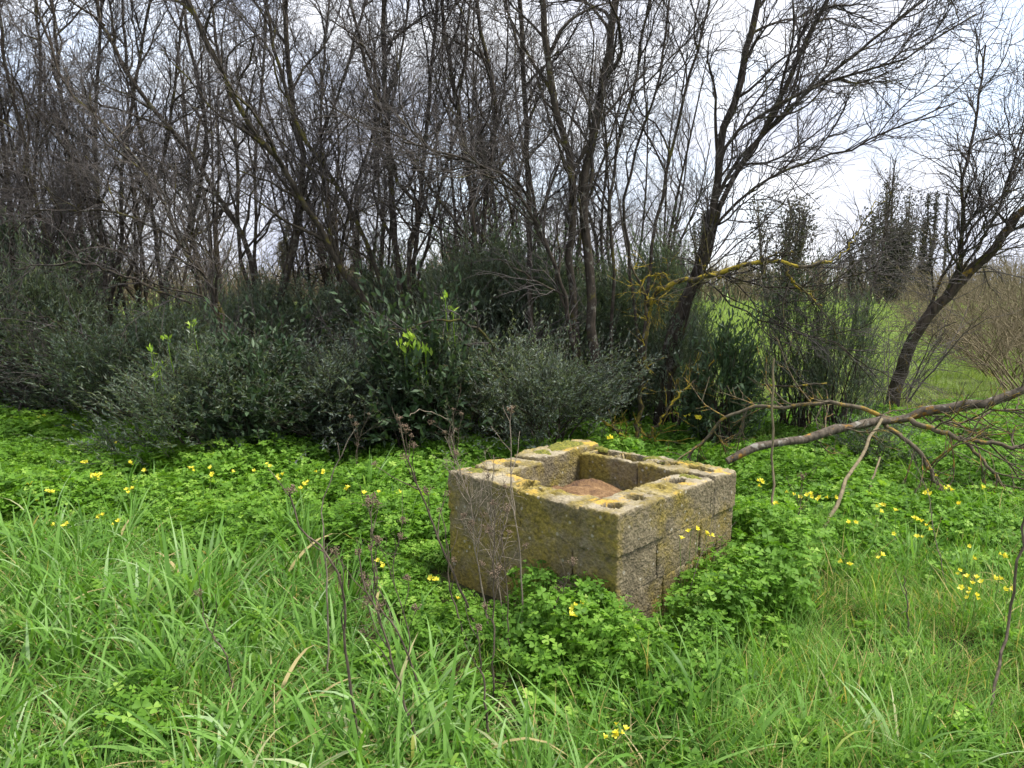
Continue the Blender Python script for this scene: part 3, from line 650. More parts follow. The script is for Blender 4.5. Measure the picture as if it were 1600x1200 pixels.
    stick('dark thin stalk at the right edge of the grass', [PG(1545, 1125, .0), P(1572, 990, 2.85), P(1588, 900, 2.85), P(1604, 800, 2.85)], (.006, .0045), M_weed)
    stick('mossy horizontal stick crossing the field gap', [P(1165, 598, 7.4), P(1210, 603, 7.3), P(1250, 603, 7.2), P(1292, 599, 7.2)], (.012, .010), M_bark_lich)
    stick('dark pointed stub rising before the field gap', [P(1045, 690, 7.5), P(1085, 610, 7.5), P(1120, 552, 7.5), P(1138, 508, 7.5)], (.018, .008), M_bark_moss)
    stick('pale bent twig hanging over the clover behind the well', [P(700, 655, 6.2), P(660, 640, 6.1), P(640, 650, 6.0)], (.004, .003), M_weed_pale)
loose_branches()

# ------------------------------------------------------------------ background trees and brush
ORD = ['first', 'second', 'third', 'fourth', 'fifth', 'sixth', 'seventh', 'eighth', 'ninth', 'tenth', 'eleventh', 'twelfth', 'thirteenth', 'fourteenth', 'fifteenth', 'sixteenth', 'seventeenth', 'eighteenth', 'nineteenth', 'twentieth']
def background():
    protos = []
    for v in range(3):
        st = []
        for s in range(5):
            a = U(0, 6.28); l = U(3.8, 5.2); lean = U(.05, .32)
            pts = [np.array([.15 * math.cos(a), .15 * math.sin(a), -.1])]
            for k in range(1, 5):
                f = k / 4; pts.append(np.array([math.cos(a) * (.15 + lean * l * f ** 1.3) + U(-.1, .1), math.sin(a) * (.15 + lean * l * f ** 1.3) + U(-.1, .1), l * f]))
            p = spline(pts, 18); st.append((p, np.linspace(U(.022, .04), .008, 18)))
        root = thing('bare_tree', 'thin-stemmed bare tree in the back row of the thicket', 'tree', (0, 0, 0), group='bare trees in the back row')
        tree_parts(root, st, dict(k1=10, k2=6, k3=5, t0=.25, up1=.35, L1=(.6, 1.5), thin=.70))
        protos.append(root)
    spots = [(45, 12.6), (140, 13.2), (235, 12.4), (345, 13.6), (500, 13.0), (600, 14), (700, 12.6), (790, 13.4), (-60, 12.2), (975, 13.2), (-15, 13.6), (92, 11.9), (560, 12.8), (860, 12.8), (1015, 14.2)]
    for n_, (u, Y) in enumerate(spots):
        x = (u - 800) / FPX * Y; s = U(.95, 1.25)
        lab = ORD[sorted(q[0] for q in spots).index(u)] + ' from the left of the thin bare trees in the back row'
        if n_ < 3: protos[n_]['label'] = lab; protos[n_].location = (x, Y, 0); protos[n_].scale = (s,) * 3; protos[n_].rotation_euler = (0, 0, U(0, 6.28))
        else: copy_thing(protos[n_ % 3], lab, (x, Y, 0), U(0, 6.28), s, 'bare trees in the back row')
    # scrub filling the foot of the thicket: arching thin stems
    def scrub(n, h, spread, mat, tip=.0022, k2=7, k3=4):
        a = U(0, 6.28, n); M_ = n
        base = np.stack([np.cos(a) * U(0, .35, n), np.sin(a) * U(0, .35, n), np.full(n, -.05)], 1)
        d = norm(np.stack([np.cos(a) * spread, np.sin(a) * spread, np.ones(n)], 1)); L = U(.7, 1.1, n) * h * 1.25
        p = base; path = [p]
        for _ in range(8):
            p = p + d * (L / 8)[:, None]; path.append(p); d = norm(d + rng.normal(size=d.shape) * .12 + np.array([0, 0, -.07]))
        S = np.stack(path, 1); R = np.linspace(1, .4, 9)[None] * U(.006, .012, n)[:, None]
        b1, r1 = branch(S, R, k2, (.15, 1), (.25, .7), (.4, 1.1), .05, 5, .006, .003, .16, .3, 0)
        b2, r2 = branch(b1, r1, k3, (.15, 1), (.1, .35), (.4, 1.1), 0, 4, .0042, tip, .18, .3, 0)
        g1 = Geo(); g1.tubes(S, R, 4); g2 = Geo(); g2.tubes(b1, r1, 3); g2.tubes(b2, r2, 3)
        return g1.build('stems', mat), g2.build('twigs', mat)
    kinds = [scrub(20, 1.5, .6, M_twig), scrub(24, 1.8, .5, M_twig_far), scrub(34, 1.5, .8, M_twig_tan)]
    def put(k, u, Y, s, label, grp=None, z=0):
        r = thing('bare_shrub', label, 'shrub', ((u - 800) / FPX * Y, Y, z), U(0, 6.28), s, grp)
        link('stems', kinds[k][0], r); link('twigs', kinds[k][1], r, kind='stuff')
    low = [(60, 9.0, 1.0), (190, 8.8, .9), (440, 8.7, .95), (560, 8.6, .95), (690, 8.3, .95), (800, 8.3, .9)]
    for n_, (u, Y, s) in enumerate(sorted(low)): put(0, u, Y, s, ORD[n_] + ' from the left of the dark bare tangles among the hedge shrubs', 'bare scrub in the thicket')
    back = [(330, 14, 1.5), (430, 15, 1.6), (520, 14, 1.5), (610, 16, 1.6), (700, 17, 1.6), (230, 15, 1.6), (120, 15, 1.6), (20, 15, 1.7), (800, 17, 1.6), (900, 18, 1.5), (1000, 18, 1.5)]
    for n_, (u, Y, s) in enumerate(sorted(back)): put(1, u, Y, s, ORD[n_] + ' from the left of the pale brown bushes seen through the thicket', 'brush behind the thicket')
    for u, Y, s, lab in [(1590, 13, 1.35, 'tan bramble bush nearest the right edge of the field'), (1530, 15.5, 1.3, 'tan bramble bush half behind the leaning lichen tree'), (1660, 15, 1.6, 'tan bramble bush cut by the right picture edge'), (1480, 20, 1.1, 'small far tan bramble bush in the field'), (1625, 11.2, 1.2, 'tan bramble bush hanging over the grass at the right edge'), (1560, 18, 1.5, 'tall tan bramble bush behind the others at the right'), (1610, 22, 2.0, 'farthest tan bramble thicket at the right edge')]:
        put(2, u, Y, s, lab)
    for u, Y, s, lab in [(1400, 10.5, .9, 'low bare brush behind the leaning tree foot')]:
        put(0, u, Y, s, lab)
    # far hedge of brush across the end of the field: one mass
    g = Geo(); n = 3600
    Yh = U(62, 74, n); X = U(-60, 75, n); hh = 1.4 + 1.1 * np.array([mnoise.noise(Vector((x * .12, 0, 3))) for x in X]) + U(0, .8, n)
    hh *= 1.7
    base = np.stack([X, Yh, np.zeros(n)], 1); tip = base + np.stack([U(-.7, .7, n), U(-.7, .7, n), hh], 1)
    mid = (base + tip) / 2 + rng.normal(size=base.shape) * .2
    S = np.stack([base, mid, tip], 1); R = np.tile([.05, .035, .015], (n, 1)); g.tubes(S, R, 3)
    b1, r1 = branch(S, R, 6, (.2, 1), (.5, 1.2), (.4, 1.2), .05, 3, .028, .012, .2, .3, 0); g.tubes(b1, r1, 3)
    link('far_hedge', g.build('far_hedge', M_twig_far), kind='stuff', label='brown bare hedge along the far end of the field', category='hedge')
    # far evergreen and poplar trees
    def far_tree(label, u, vb, vt, Y, w, dens, mat, shape='column', stems_=1, lw=.16):
        zt = P(u, vt, Y)[2]; x = (u - 800) / FPX * Y; root = thing('far_tree', label, 'tree', (x, Y, 0), group=None)
        g = Geo()
        S = []
        for s in range(stems_):
            ox = U(-w * .5, w * .5) if stems_ > 1 else 0; hh = zt * (U(.72, 1) if s else .97)
            S.append(spline([(ox * .4, 0, -.1), (ox * .8, U(-.2, .2), hh * .4), (ox, U(-.2, .2), hh * .75), (ox * 1.1, 0, hh)], 10))
        S = np.stack(S); R = np.tile(np.linspace(.14, .03, 10), (len(S), 1)); g.tubes(S, R, 5); link('trunk', g.build('trunk', M_bark), root)
        b1, r1 = branch(S, R, 34, (.12, 1), (w * .35, w * .8), (.25, .6), .5, 4, .035, .014, .1, .45, .1)
        gt = Geo(); gt.tubes(b1, r1, 3)
        n = dens; m = rng.integers(0, len(b1), n); f = rng.random(n) * 2.99; i = f.astype(int); ww = (f - i)[:, None]
        pos = b1[m, i] * (1 - ww) + b1[m, i + 1] * ww + rng.normal(size=(n, 3)) * w * .10
        d = norm(rng.normal(size=(n, 3)) + np.array([0, 0, .8]))
        gl = Geo(); gl.leaves(pos, d, norm(rng.normal(size=(n, 3))), U(.6, 1.4, n) * lw, lw * .6, ([(0, 0, 0), (.5, .5, .05), (1, 0, 0), (.5, -.5, .05)], [(0, 1, 2, 3)]), rng.random(n))
        link('branches', gt.build('branches', M_twig_far), root); link('foliage', gl.build('foliage', mat), root, kind='stuff')
    far_tree('broad dark far tree, the densest one across the field', 1383, 470, 345, 55, 3.4, 6000, M_farleaf, stems_=5, lw=.22)
    far_tree('thin tall tree tops rising behind the densest far tree', 1400, 470, 278, 58, 2.6, 2200, M_farleaf, stems_=5, lw=.2)
    far_tree('narrow dark far column tree right of the densest far tree', 1437, 470, 305, 57, 1.2, 2400, M_farleaf, stems_=3, lw=.2)
    far_tree('slim far poplar, left one of the pale pair', 1466, 470, 300, 66, .7, 700, M_farpop, lw=.16)
    far_tree('slim far poplar, right one of the pale pair', 1492, 470, 290, 66, .8, 700, M_farpop, lw=.16)
    far_tree('airy far tree left of the field above the lichen branch', 1212, 470, 318, 48, 3.0, 2600, M_farleaf, stems_=6, lw=.2)
    far_tree('far tree whose top shows left of the sweeping tree', 1092, 470, 330, 60, 1.6, 1300, M_farleaf, stems_=3, lw=.2)
    far_tree('low far tree between the lichen branch and the dense far tree', 1330, 470, 372, 62, 1.2, 900, M_farleaf, stems_=3, lw=.2)
    for n_, (u, vt, Y, w_) in enumerate([(1150, 415, 70, 3), (1275, 412, 72, 3), (1420, 410, 70, 3.2), (1510, 416, 73, 3)]):
        far_tree(ORD[n_] + ' from the left of the low bare trees lining the far field edge', u, 470, vt, Y, w_, 700, M_farpop, stems_=6, lw=.2)
    far_tree('far pointed conifer seen through the left stems', 452, 470, 348, 60, 1.5, 1500, M_farleaf, stems_=2, lw=.22)
    far_tree('far pointed conifer seen between the leaning stems', 556, 470, 352, 62, 1.5, 1500, M_farleaf, stems_=2, lw=.22)
    far_tree('far treetop seen right of the middle thicket tree', 705, 470, 360, 64, 2.2, 1600, M_farleaf, stems_=3, lw=.22)
background()

# ------------------------------------------------------------------ evergreen shrubs
LEAF = ([(0, 0, 0), (.45, .5, .05), (1, 0, -.04), (.45, -.5, .05), (.5, 0, -.03)], [(0, 4, 1), (1, 4, 2), (2, 4, 3), (3, 4, 0)])
LEAFQ = ([(0, 0, 0), (.45, .5, .06), (1, 0, -.03), (.45, -.5, .06)], [(0, 2, 1), (0, 3, 2)])
def shrub_meshes(seed, n_sh, rx, h, leafL, leafW, per, mat, upr=.9, shell=.55, tmpl=LEAFQ, shl=(.18, .42), top=None):
    """shoots spread through the shrub's volume, each carrying leaf pairs"""
    r = np.random.default_rng(seed)
    nb = 26; a = r.uniform(0, 6.28, nb); e = r.uniform(.15, 1, nb)
    lob = np.stack([np.cos(a) * rx * .55 * np.sqrt(1 - (e * .75) ** 2), np.sin(a) * rx * .55 * np.sqrt(1 - (e * .75) ** 2), h * (.08 + .80 * e)], 1); lob += r.normal(size=lob.shape) * np.array([.16, .16, .12]) * rx  # lobe centres
    li = r.integers(0, nb, n_sh); dirv = norm(r.normal(size=(n_sh, 3))); rad = (r.random(n_sh) ** shell)[:, None]
    pos = lob[li] + dirv * rad * np.array([rx * .40, rx * .40, h * .24]) * r.uniform(.5, 1.5, (n_sh, 1))
    pos[:, 2] = np.abs(pos[:, 2] - .04) + .04
    out = norm(pos * np.array([1, 1, .45]) - np.array([0, 0, h * .15]))
    d = norm(out * .8 + r.normal(size=pos.shape) * .35 + np.array([0, 0, upr]))
    L = r.uniform(shl[0], shl[1], n_sh) * (1 + 1.3 * (r.random(n_sh) < .16)); nn = 5; p = pos; path = [p]
    for _ in range(nn - 1):
        p = p + d * (L / (nn - 1))[:, None]; path.append(p); d = norm(d + r.normal(size=d.shape) * .12)
    S = np.stack(path, 1); R = np.tile(np.linspace(.0030, .0014, nn), (n_sh, 1))
    gs = Geo(); gs.tubes(S, R, 3)
    # main stems from the foot to some shoots
    k = 30; tgt = pos[r.integers(0, n_sh, k)]
    foot = r.normal(size=(k, 3)) * np.array([.12, .12, 0]) ; mid = foot * .5 + tgt * .5 + r.normal(size=(k, 3)) * .1; mid[:, 2] = tgt[:, 2] * .6
    gs.tubes(np.stack([foot, mid, tgt], 1), np.tile([.016, .011, .005], (k, 1)), 4)
    # leaves
    t = (np.arange(per)[None] + r.random((n_sh, per))) / per; f = t * (nn - 1) * .999; i = f.astype(int); w = (f - i)[..., None]; m = np.arange(n_sh)[:, None]
    lp = (S[m, i] * (1 - w) + S[m, i + 1] * w).reshape(-1, 3); tg = norm(S[m, i + 1] - S[m, i]).reshape(-1, 3); N_ = len(lp)
    rv = r.normal(size=(N_, 3)); pe = norm(rv - (rv * tg).sum(1, keepdims=True) * tg); an = r.uniform(.35, .9, N_)[:, None]
    ld = norm(np.cos(an) * tg + np.sin(an) * pe)
    up = norm(np.array([0, 0, 1.0]) + r.normal(size=(N_, 3)) * .55)
    tint = np.clip(np.repeat(r.normal(.42, .16, n_sh), per) + r.normal(0, .15, N_), 0, 1)
    gl = Geo(); gl.leaves(lp, ld, up, r.uniform(.7, 1.2, N_) * leafL, r.uniform(.8, 1.2, N_) * leafW, tmpl, tint)
    return gs.build('stems', M_bark), gl.build('foliage', mat)
OLV = [shrub_meshes(1, 1300, .95, 1.6, .066, .0145, 16, M_olive), shrub_meshes(2, 1300, .85, 2.1, .070, .0150, 16, M_olive, upr=1.3),
       shrub_meshes(3, 1450, 1.0, 1.35, .054, .0155, 15, M_olive_silver, upr=.5), shrub_meshes(4, 430, .6, 1.3, .064, .0145, 15, M_olive, upr=1.2)]
LAU = [shrub_meshes(5, 420, .55, 1.15, .105, .036, 10, M_laurel, upr=.6, tmpl=LEAF)]
def fresh(root_loc, tips, name='fresh'):
    pass
def shrubs():
    def put(kind, u, Y, sc, label, name='olive_shrub', cat='shrub', grp=None, rz=None):
        ms = kind
        r = thing(name, label, cat, ((u - 800) / FPX * Y, Y, float(gh((u - 800) / FPX * Y, Y)) - .03), U(0, 6.28) if rz is None else rz, sc, grp)
        link('stems', ms[0], r); link('foliage', ms[1], r, kind='stuff'); return r
    A, B, S, T = OLV; L_ = LAU[0]
    put(A, 45, 9.3, (1.25, 1, 1.1), 'dark evergreen shrub at the far left under the fan of stems')
    put(B, 80, 11.2, (1.2, 1.1, 1.15), 'tall dark evergreen shrub behind the far left one')
    put(A, -60, 9.0, (1.2, 1.1, 1.0), 'evergreen shrub cut by the left picture edge')
    put(A, 165, 8.7, (1.1, 1, .72), 'low dark evergreen shrub at the foot of the far left fan')
    put(B, 245, 7.9, (1, 1, .60), 'grey-green shrub with yellowish shoots, left of the crooked tree')
    put(A, 315, 6.95, (.95, .9, .62), 'rounded evergreen shrub jutting forward onto the clover')
    put(L_, 388, 6.85, (.95, .9, .85), 'dark broad-leaved laurel at the foot of the crooked tree', 'laurel_shrub')
    put(B, 400, 9.2, (.9, .9, .74), 'upright olive shrub behind the crooked tree')
    put(S, 480, 7.15, (.95, .9, .72), 'silvery grey shrub left of the middle laurel')
    put(B, 520, 9.4, (1.1, 1, .70), 'olive shrub under the long leaning mossy stem')
    put(S, 570, 7.3, (.8, .8, .78), 'silvery shrub close on the left of the middle laurel')
    put(L_, 655, 6.95, (.95, .9, 1.0), 'dark broad-leaved laurel with bright fresh tips, middle of the hedge', 'laurel_shrub')
    put(B, 625, 9.4, (.9, 1, .84), 'olive shrub behind the middle laurel')
    put(A, 735, 7.25, (.9, .85, .72), 'olive shrub filling the hedge right of the middle laurel')
    put(B, 760, 9.2, (1.05, 1, .98), 'tall olive shrub left of the twin trunks')
    put(B, 850, 8.9, (.95, 1, .9), 'tall olive shrub behind the twin trunks')
    put(S, 850, 6.95, (.85, .75, .72), 'grey-green shrub just behind the back corner of the well')
    put(B, 975, 8.9, (.7, .8, .82), 'olive shrub right behind the upright lichen stick')
    put(B, 1040, 9.4, (.6, .7, .95), 'tall narrow olive shrub under the sweeping tree')
    put(T, 1065, 8.1, (.8, .8, .85), 'thin olive shrub at the foot of the sweeping tree')
    put(L_, 1132, 7.3, (.58, .58, .9), 'dark broad-leaved bush behind the right corner of the well', 'laurel_shrub')
    put(T, 1245, 8.0, (.7, .7, 1.1), 'open olive shrub in the middle of the field gap')
    put(T, 1318, 7.6, (.65, .6, .95), 'open olive shrub close to the leaning lichen tree')
    put(T, 1385, 6.7, (.6, .6, .30), 'low sprouting shrub beneath the forks of the fallen limb')
    put(A, 930, 9.6, (.9, .9, .8), 'olive shrub deep behind the twin trunks')
    put(A, 690, 10.4, (1.2, 1, .9), 'olive shrub deep in the middle of the thicket')
    put(A, 330, 10.6, (1.2, 1, .85), 'olive shrub deep in the left thicket')
    # bright fresh shoots on top of some shrubs
    def shoots(label, pts, Y, n, size):
        o = P(pts[0][0], pts[0][1], Y); root = thing('fresh_shoots', label, 'shoots', o)
        for (u, v) in pts:
            c = P(u, v, Y) - o; g = Geo(); nn = n
            d = norm(rng.normal(size=(nn, 3)) * .6 + np.array([0, 0, 1.0])); pos = c + rng.normal(size=(nn, 3)) * size * .25
            g.leaves(pos, d, norm(rng.normal(size=(nn, 3)) + np.array([0, -1, .6])), U(.6, 1.1, nn) * size, U(.3, .4, nn) * size, LEAF, rng.random(nn))
            st = np.stack([c, c + [0, .02, -.12], c + [.01, .06, -.3]])[None]; g.tubes(st, np.array([[.003, .004, .005]]), 4, tint=.2)
            link('shoot', g.build('shoot', M_shoot), root)
    shoots('bright green new leaves crowning the middle laurel', [(640, 528), (650, 545), (665, 553), (632, 545)], 6.5, 11, .085)
    shoots('small bright green sprig above the middle laurel', [(696, 463), (708, 486)], 6.6, 8, .06)
    shoots('yellow-green new leaves on the shrub left of the crooked tree', [(236, 548), (250, 575), (240, 590), (330, 585), (262, 530)], 6.7, 8, .065)
    shoots('single yellow-green sprig high on the left shrubs', [(303, 508), (298, 512)], 6.7, 9, .05)
shrubs()

# ------------------------------------------------------------------ ground cover
def scatter(name, pts, rot, scl, idx, meshes, **props):
    col = bpy.data.collections.new(name + '_sources')
    for i, me in enumerate(meshes):
        o = bpy.data.objects.new('%s_source_%02d' % (name, i), me); col.objects.link(o)
    me = bpy.data.meshes.new(name); me.vertices.add(len(pts)); me.vertices.foreach_set('co', np.asarray(pts, np.float32).ravel())
    me.attributes.new('rot', 'FLOAT_VECTOR', 'POINT').data.foreach_set('vector', np.asarray(rot, np.float32).ravel())
    me.attributes.new('scl', 'FLOAT', 'POINT').data.foreach_set('value', np.asarray(scl, np.float32))
    me.attributes.new('idx', 'INT', 'POINT').data.foreach_set('value', np.asarray(idx, np.int32))
    me.update()
    ob = link(name, me, **props)
    ng = bpy.data.node_groups.new(name, 'GeometryNodeTree')
    ng.interface.new_socket('Geometry', in_out='INPUT', socket_type='NodeSocketGeometry'); ng.interface.new_socket('Geometry', in_out='OUTPUT', socket_type='NodeSocketGeometry')
    N = ng.nodes; L = ng.links; gi = N.new('NodeGroupInput'); go = N.new('NodeGroupOutput')
    def na(nm, ty): n = N.new('GeometryNodeInputNamedAttribute'); n.data_type = ty; n.inputs['Name'].default_value = nm; return n.outputs['Attribute']
    ci = N.new('GeometryNodeCollectionInfo'); ci.inputs['Collection'].default_value = col; ci.inputs['Separate Children'].default_value = True; ci.inputs['Reset Children'].default_value = True
    ip = N.new('GeometryNodeInstanceOnPoints'); ip.inputs['Pick Instance'].default_value = True
    er = N.new('FunctionNodeEulerToRotation'); L.new(na('rot', 'FLOAT_VECTOR'), er.inputs[0])
    L.new(gi.outputs[0], ip.inputs['Points']); L.new(ci.outputs[0], ip.inputs['Instance']); L.new(na('idx', 'INT'), ip.inputs['Instance Index'])
    L.new(er.outputs[0], ip.inputs['Rotation']); L.new(na('scl', 'FLOAT'), ip.inputs['Scale']); L.new(ip.outputs[0], go.inputs[0])
    md = ob.modifiers.new('scatter', 'NODES'); md.node_group = ng
    return ob
def blades(C, per, Rt, rad, Lr, Wr, lean, droop, mat, segs=6, straw=.05, tintm=.45, name='tuft', extra=None, wind=(0, 0)):
    """one round patch of turf: C clumps of `per` blades inside radius Rt; extra: a second, looser set of blades (straw)"""
    g = Geo()
    def put(C, per, rad, Lr, Wr, lean, droop, straw, tintm):
        ca = U(0, 6.28, C); cr = Rt * np.sqrt(rng.random(C)); cs = U(.5, 1.25, C) * (1 - .35 * (cr / Rt) ** 3)
        n = C * per; a = U(0, 6.28, n); rr = rad * np.sqrt(rng.random(n))
        p = np.stack([np.cos(a) * rr + np.repeat(np.cos(ca) * cr, per), np.sin(a) * rr + np.repeat(np.sin(ca) * cr, per), np.full(n, -.02)], 1); az = a + rng.normal(size=n) * .9
        out = np.stack([np.cos(az) + wind[0], np.sin(az) + wind[1], np.zeros(n)], 1); out = norm(out); side = np.stack([-out[:, 1], out[:, 0], np.zeros(n)], 1)
        tw = rng.normal(size=n) * .4; side = norm(side * np.cos(tw)[:, None] + out * np.sin(tw)[:, None])
        L = U(Lr[0], Lr[1], n) * np.repeat(cs, per); W = U(Wr[0], Wr[1], n); th = U(lean[0], lean[1], n); dr = U(droop[0], droop[1], n) * U(.4, 1.2, n)
        rows = []; q = p; cur = th.copy(); swy = rng.normal(size=n) * .10
        for s in range(segs + 1):
            t = s / segs; w = W * (.55 + .9 * t if t < .4 else max(.04, 1 - ((t - .4) / .6) ** 1.7) * .92)
            rows.append(np.stack([q - side * (w / 2)[:, None], q + side * (w / 2)[:, None]], 1))
            d = np.cos(cur)[:, None] * np.array([0, 0, 1.]) + np.sin(cur)[:, None] * out + swy[:, None] * side
            q = q + d * (L / segs)[:, None]; cur = np.minimum(cur + dr / segs * (.5 + 1.3 * t), 2.7)
        V = np.stack(rows, 1)
        b = np.arange(n)[:, None] * (segs + 1) * 2 + np.arange(segs)[None] * 2
        Q = np.stack([b, b + 1, b + 3, b + 2], -1).reshape(-1, 4)
        tint = np.clip(rng.normal(tintm, .20, n) + np.repeat(rng.normal(0, .09, C), per), 0, .86); tint = np.where(rng.random(n) < straw, 1.2, tint)
        g.add(V.reshape(-1, 3), Q, None, np.repeat(tint, (segs + 1) * 2))
    put(C, per, rad, Lr, Wr, lean, droop, straw, tintm)
    for e in extra or []: put(*e)
    return g.build(name, mat)
HEART = ([(0, 0, 0), (.38, .36, .09), (.80, .56, .07), (1.02, .34, .03), (.88, 0, -.03), (1.02, -.34, .03), (.80, -.56, .07), (.38, -.36, .09)], [(0, 4, 1), (1, 4, 2), (2, 4, 3), (0, 7, 4), (7, 6, 4), (6, 5, 4)])
def sorrel(n, rad, hr, size, mound=.35, name='sorrel'):
    g = Geo(); a = U(0, 6.28, n); rr = rad * np.sqrt(rng.random(n))
    h = U(hr[0], hr[1], n) * (1 - mound * (rr / rad) ** 2)
    top = np.stack([np.cos(a) * rr, np.sin(a) * rr, h], 1); base = top * np.array([.7, .7, 0]) + rng.normal(size=top.shape) * np.array([.02, .02, 0])
    g.tubes(np.stack([base, top], 1), np.tile([.0018, .001], (n, 1)), 3, tint=.55)
    nrm = norm(rng.normal(size=(n, 3)) * .36 + np.array([0, -.12, 1.])); nrm[:, :2] += top[:, :2] / rad * .25; nrm = norm(nrm)
    rv = rng.normal(size=(n, 3)); e1 = norm(rv - (rv * nrm).sum(1, keepdims=True) * nrm); e2 = np.cross(nrm, e1)
    L = U(.5, 1.35, n) * size; tint = np.clip(rng.normal(.45, .2, n), 0, 1)
    for k in range(3):
        ph = k * 2.094; d = e1 * math.cos(ph) + e2 * math.sin(ph); d = norm(d + nrm * U(-.18, .12, n)[:, None])
        g.leaves(top, d, nrm, L, L * 1.0, HEART, np.clip(tint + rng.normal(0, .05, n), 0, 1))
    return g.build(name, M_oxalis)

def in_well(x, y, m=0.0):
    c, s = math.cos(WELL_ANG), math.sin(WELL_ANG); dx, dy = x - WELL_O[0], y - WELL_O[1]
    a = c * dx + s * dy; b = -s * dx + c * dy
    return (a > -m) & (a < WS + m) & (b > -m) & (b < WS + m)
def pnoise(x, y, sc, seed): return np.array([mnoise.noise(Vector((a * sc, b * sc, seed))) for a, b in zip(x, y)])
def field_pts(n, y0, y1, marg=1.0, pw=1.0):
    y = y0 + (y1 - y0) * rng.random(n) ** pw; x = U(-1, 1, n) * (.70 * y + marg); keep = rng.random(n) < (.70 * y + marg) / (.70 * y1 + marg)
    return x[keep], y[keep]
def jgrid(y0, y1, sp, grow=0.0, k=.70, marg=1.5, x0=None):
    """jittered rows of points across the view, spacing growing with distance"""
    X, Y, S = [], [], []; y = y0
    while y < y1:
        d = sp * (1 + grow * (y - y0)); w = k * y + marg; lo = -w if x0 is None else max(-w, x0)
        xs = np.arange(lo + U(0, d), w, d); X.append(xs + U(-.42, .42, len(xs)) * d); Y.append(y + U(-.42, .42, len(xs)) * d); S.append(np.full(len(xs), d / sp)); y += d
    return np.concatenate(X), np.concatenate(Y), np.concatenate(S)
def near_well(x, y):
    """distance to the well's outer faces in its own frame (0 inside)"""
    c, s = math.cos(WELL_ANG), math.sin(WELL_ANG); dx, dy = x - WELL_O[0], y - WELL_O[1]; a = c * dx + s * dy; b = -s * dx + c * dy
    return np.hypot(np.maximum(np.maximum(-a, a - WS), 0), np.maximum(np.maximum(-b, b - WS), 0))
def cover():
    # where wood sorrel grows: behind the long grass, round the well, right under the fallen limb
    def ox_density(x, y):
        edge = np.where(x < -.3, 4.6 - 1.1 * np.clip((x + 1.3) / 1.0, 0, 1), 2.75) + .4 * pnoise(x, y, .9, 1)
        edge = np.where(x > .75, 3.2 + 1.2 * np.clip((x - .75) / .5, 0, 1) - .3 * np.clip((x - 1.7) / .8, 0, 1) + .3 * pnoise(x, y, 1.1, 3), edge)
        return np.clip((y - edge) / .4 + .5, 0, 1)
    def place(name, x, y, s, meshes, z=0.0, tilt=.07, **props):
        n = len(x); rot = np.stack([rng.normal(size=n) * tilt, rng.normal(size=n) * tilt, U(0, 6.28, n)], 1)
        scatter(name, np.stack([x, y, gh(x, y) + z], 1), rot, s, rng.integers(0, len(meshes), n), meshes, kind='stuff', **props)
        print(name, n)
    sm = [sorrel(460, .28, (.07, .24), .0215) for _ in range(7)]
    ss = [sorrel(80, .12, (.06, .17), .021) for _ in range(4)] + [sorrel(130, .13, (.12, .36), .0215, .2) for _ in range(4)]
    x, y, g_ = jgrid(2.6, 10.4, .33)
    hedge = np.where(x > 1.2, 9.6, 9.5 - .12 * x)
    dw = near_well(x, y); k = (rng.random(len(x)) < ox_density(x, y)) & (dw > .20) & (y < hedge); x, y, dw = x[k], y[k], dw[k]
    s = np.clip(.98 + .7 * pnoise(x, y, 1.1, 9) + U(-.12, .14, len(x)), .55, 1.5) * np.where(y > 6.3, np.where(x > .9, .8, 1.05), 1); s = np.where((dw < .5) & (x < .15), np.minimum(s, .5), s); s = np.where((dw < .5) & (x > .1), np.minimum(s, 1.05), s)
    # small clumps: fringe of the carpet, tight round the well foot, and dotted through the grass
    x2, y2, g_ = jgrid(1.5, 9.0, .14); d2 = ox_density(x2, y2); dw2 = near_well(x2, y2)
    k = (rng.random(len(x2)) < np.where(dw2 < .4, .85, np.where(d2 > .9, .10, .075 + np.where(x2 < 0, .6, .30) * (d2 > .02) + .05 * (x2 > .4)))) & (dw2 > .075) ; x2, y2 = x2[k], y2[k]
    s2 = np.clip(.95 + .4 * pnoise(x2, y2, 2.1, 2), .6, 1.3); s2 = np.where(near_well(x2, y2) < .4, np.where(x2 < .12, s2 * .68, s2 * np.where(x2 < .7, .95, 1.15)), s2)
    tall = (near_well(x2, y2) < .45) & (x2 > .12)
    xa, ya, sa = np.concatenate([x, x2]), np.concatenate([y, y2]), np.concatenate([s, s2])
    n = len(xa); idx = np.concatenate([rng.integers(0, 7, len(x)), np.where(tall, rng.integers(11, 15, len(x2)), rng.integers(7, 11, len(x2)))])
    scatter('wood_sorrel', np.stack([xa, ya, gh(xa, ya)], 1), np.stack([rng.normal(size=n) * .08, rng.normal(size=n) * .08, U(0, 6.28, n)], 1), sa, idx, sm + ss, kind='stuff', label='carpet of green three-lobed wood sorrel leaves', category='ground cover')
    print('sorrel', n)
    # broad long grass, foreground left
    gm = [blades(15, 9, .26, .05, (.26, .60), (.009, .023), (.15, 1.25), (.6, 2.9), M_grass, 7, .006, extra=[(15, 6, .06, (.2, .4), (.004, .008), (.7, 1.4), (.1, .8), .75, .4), (16, 8, .06, (.14, .30), (.006, .011), (.1, .8), (.3, 1.6), .03, .4)]) for _ in range(9)]
    gs_ = [blades(3, 9, .06, .04, (.28, .55), (.008, .017), (.05, .7), (.5, 2.4), M_grass, 7, .01) for _ in range(4)]
    x, y, g_ = jgrid(1.25, 5.4, .265)
    edge = np.where(x < -.1, 4.55 - .75 * np.clip((x + 1.1) / 1.0, 0, 1), 2.9) + .45 * pnoise(x, y, .8, 21)
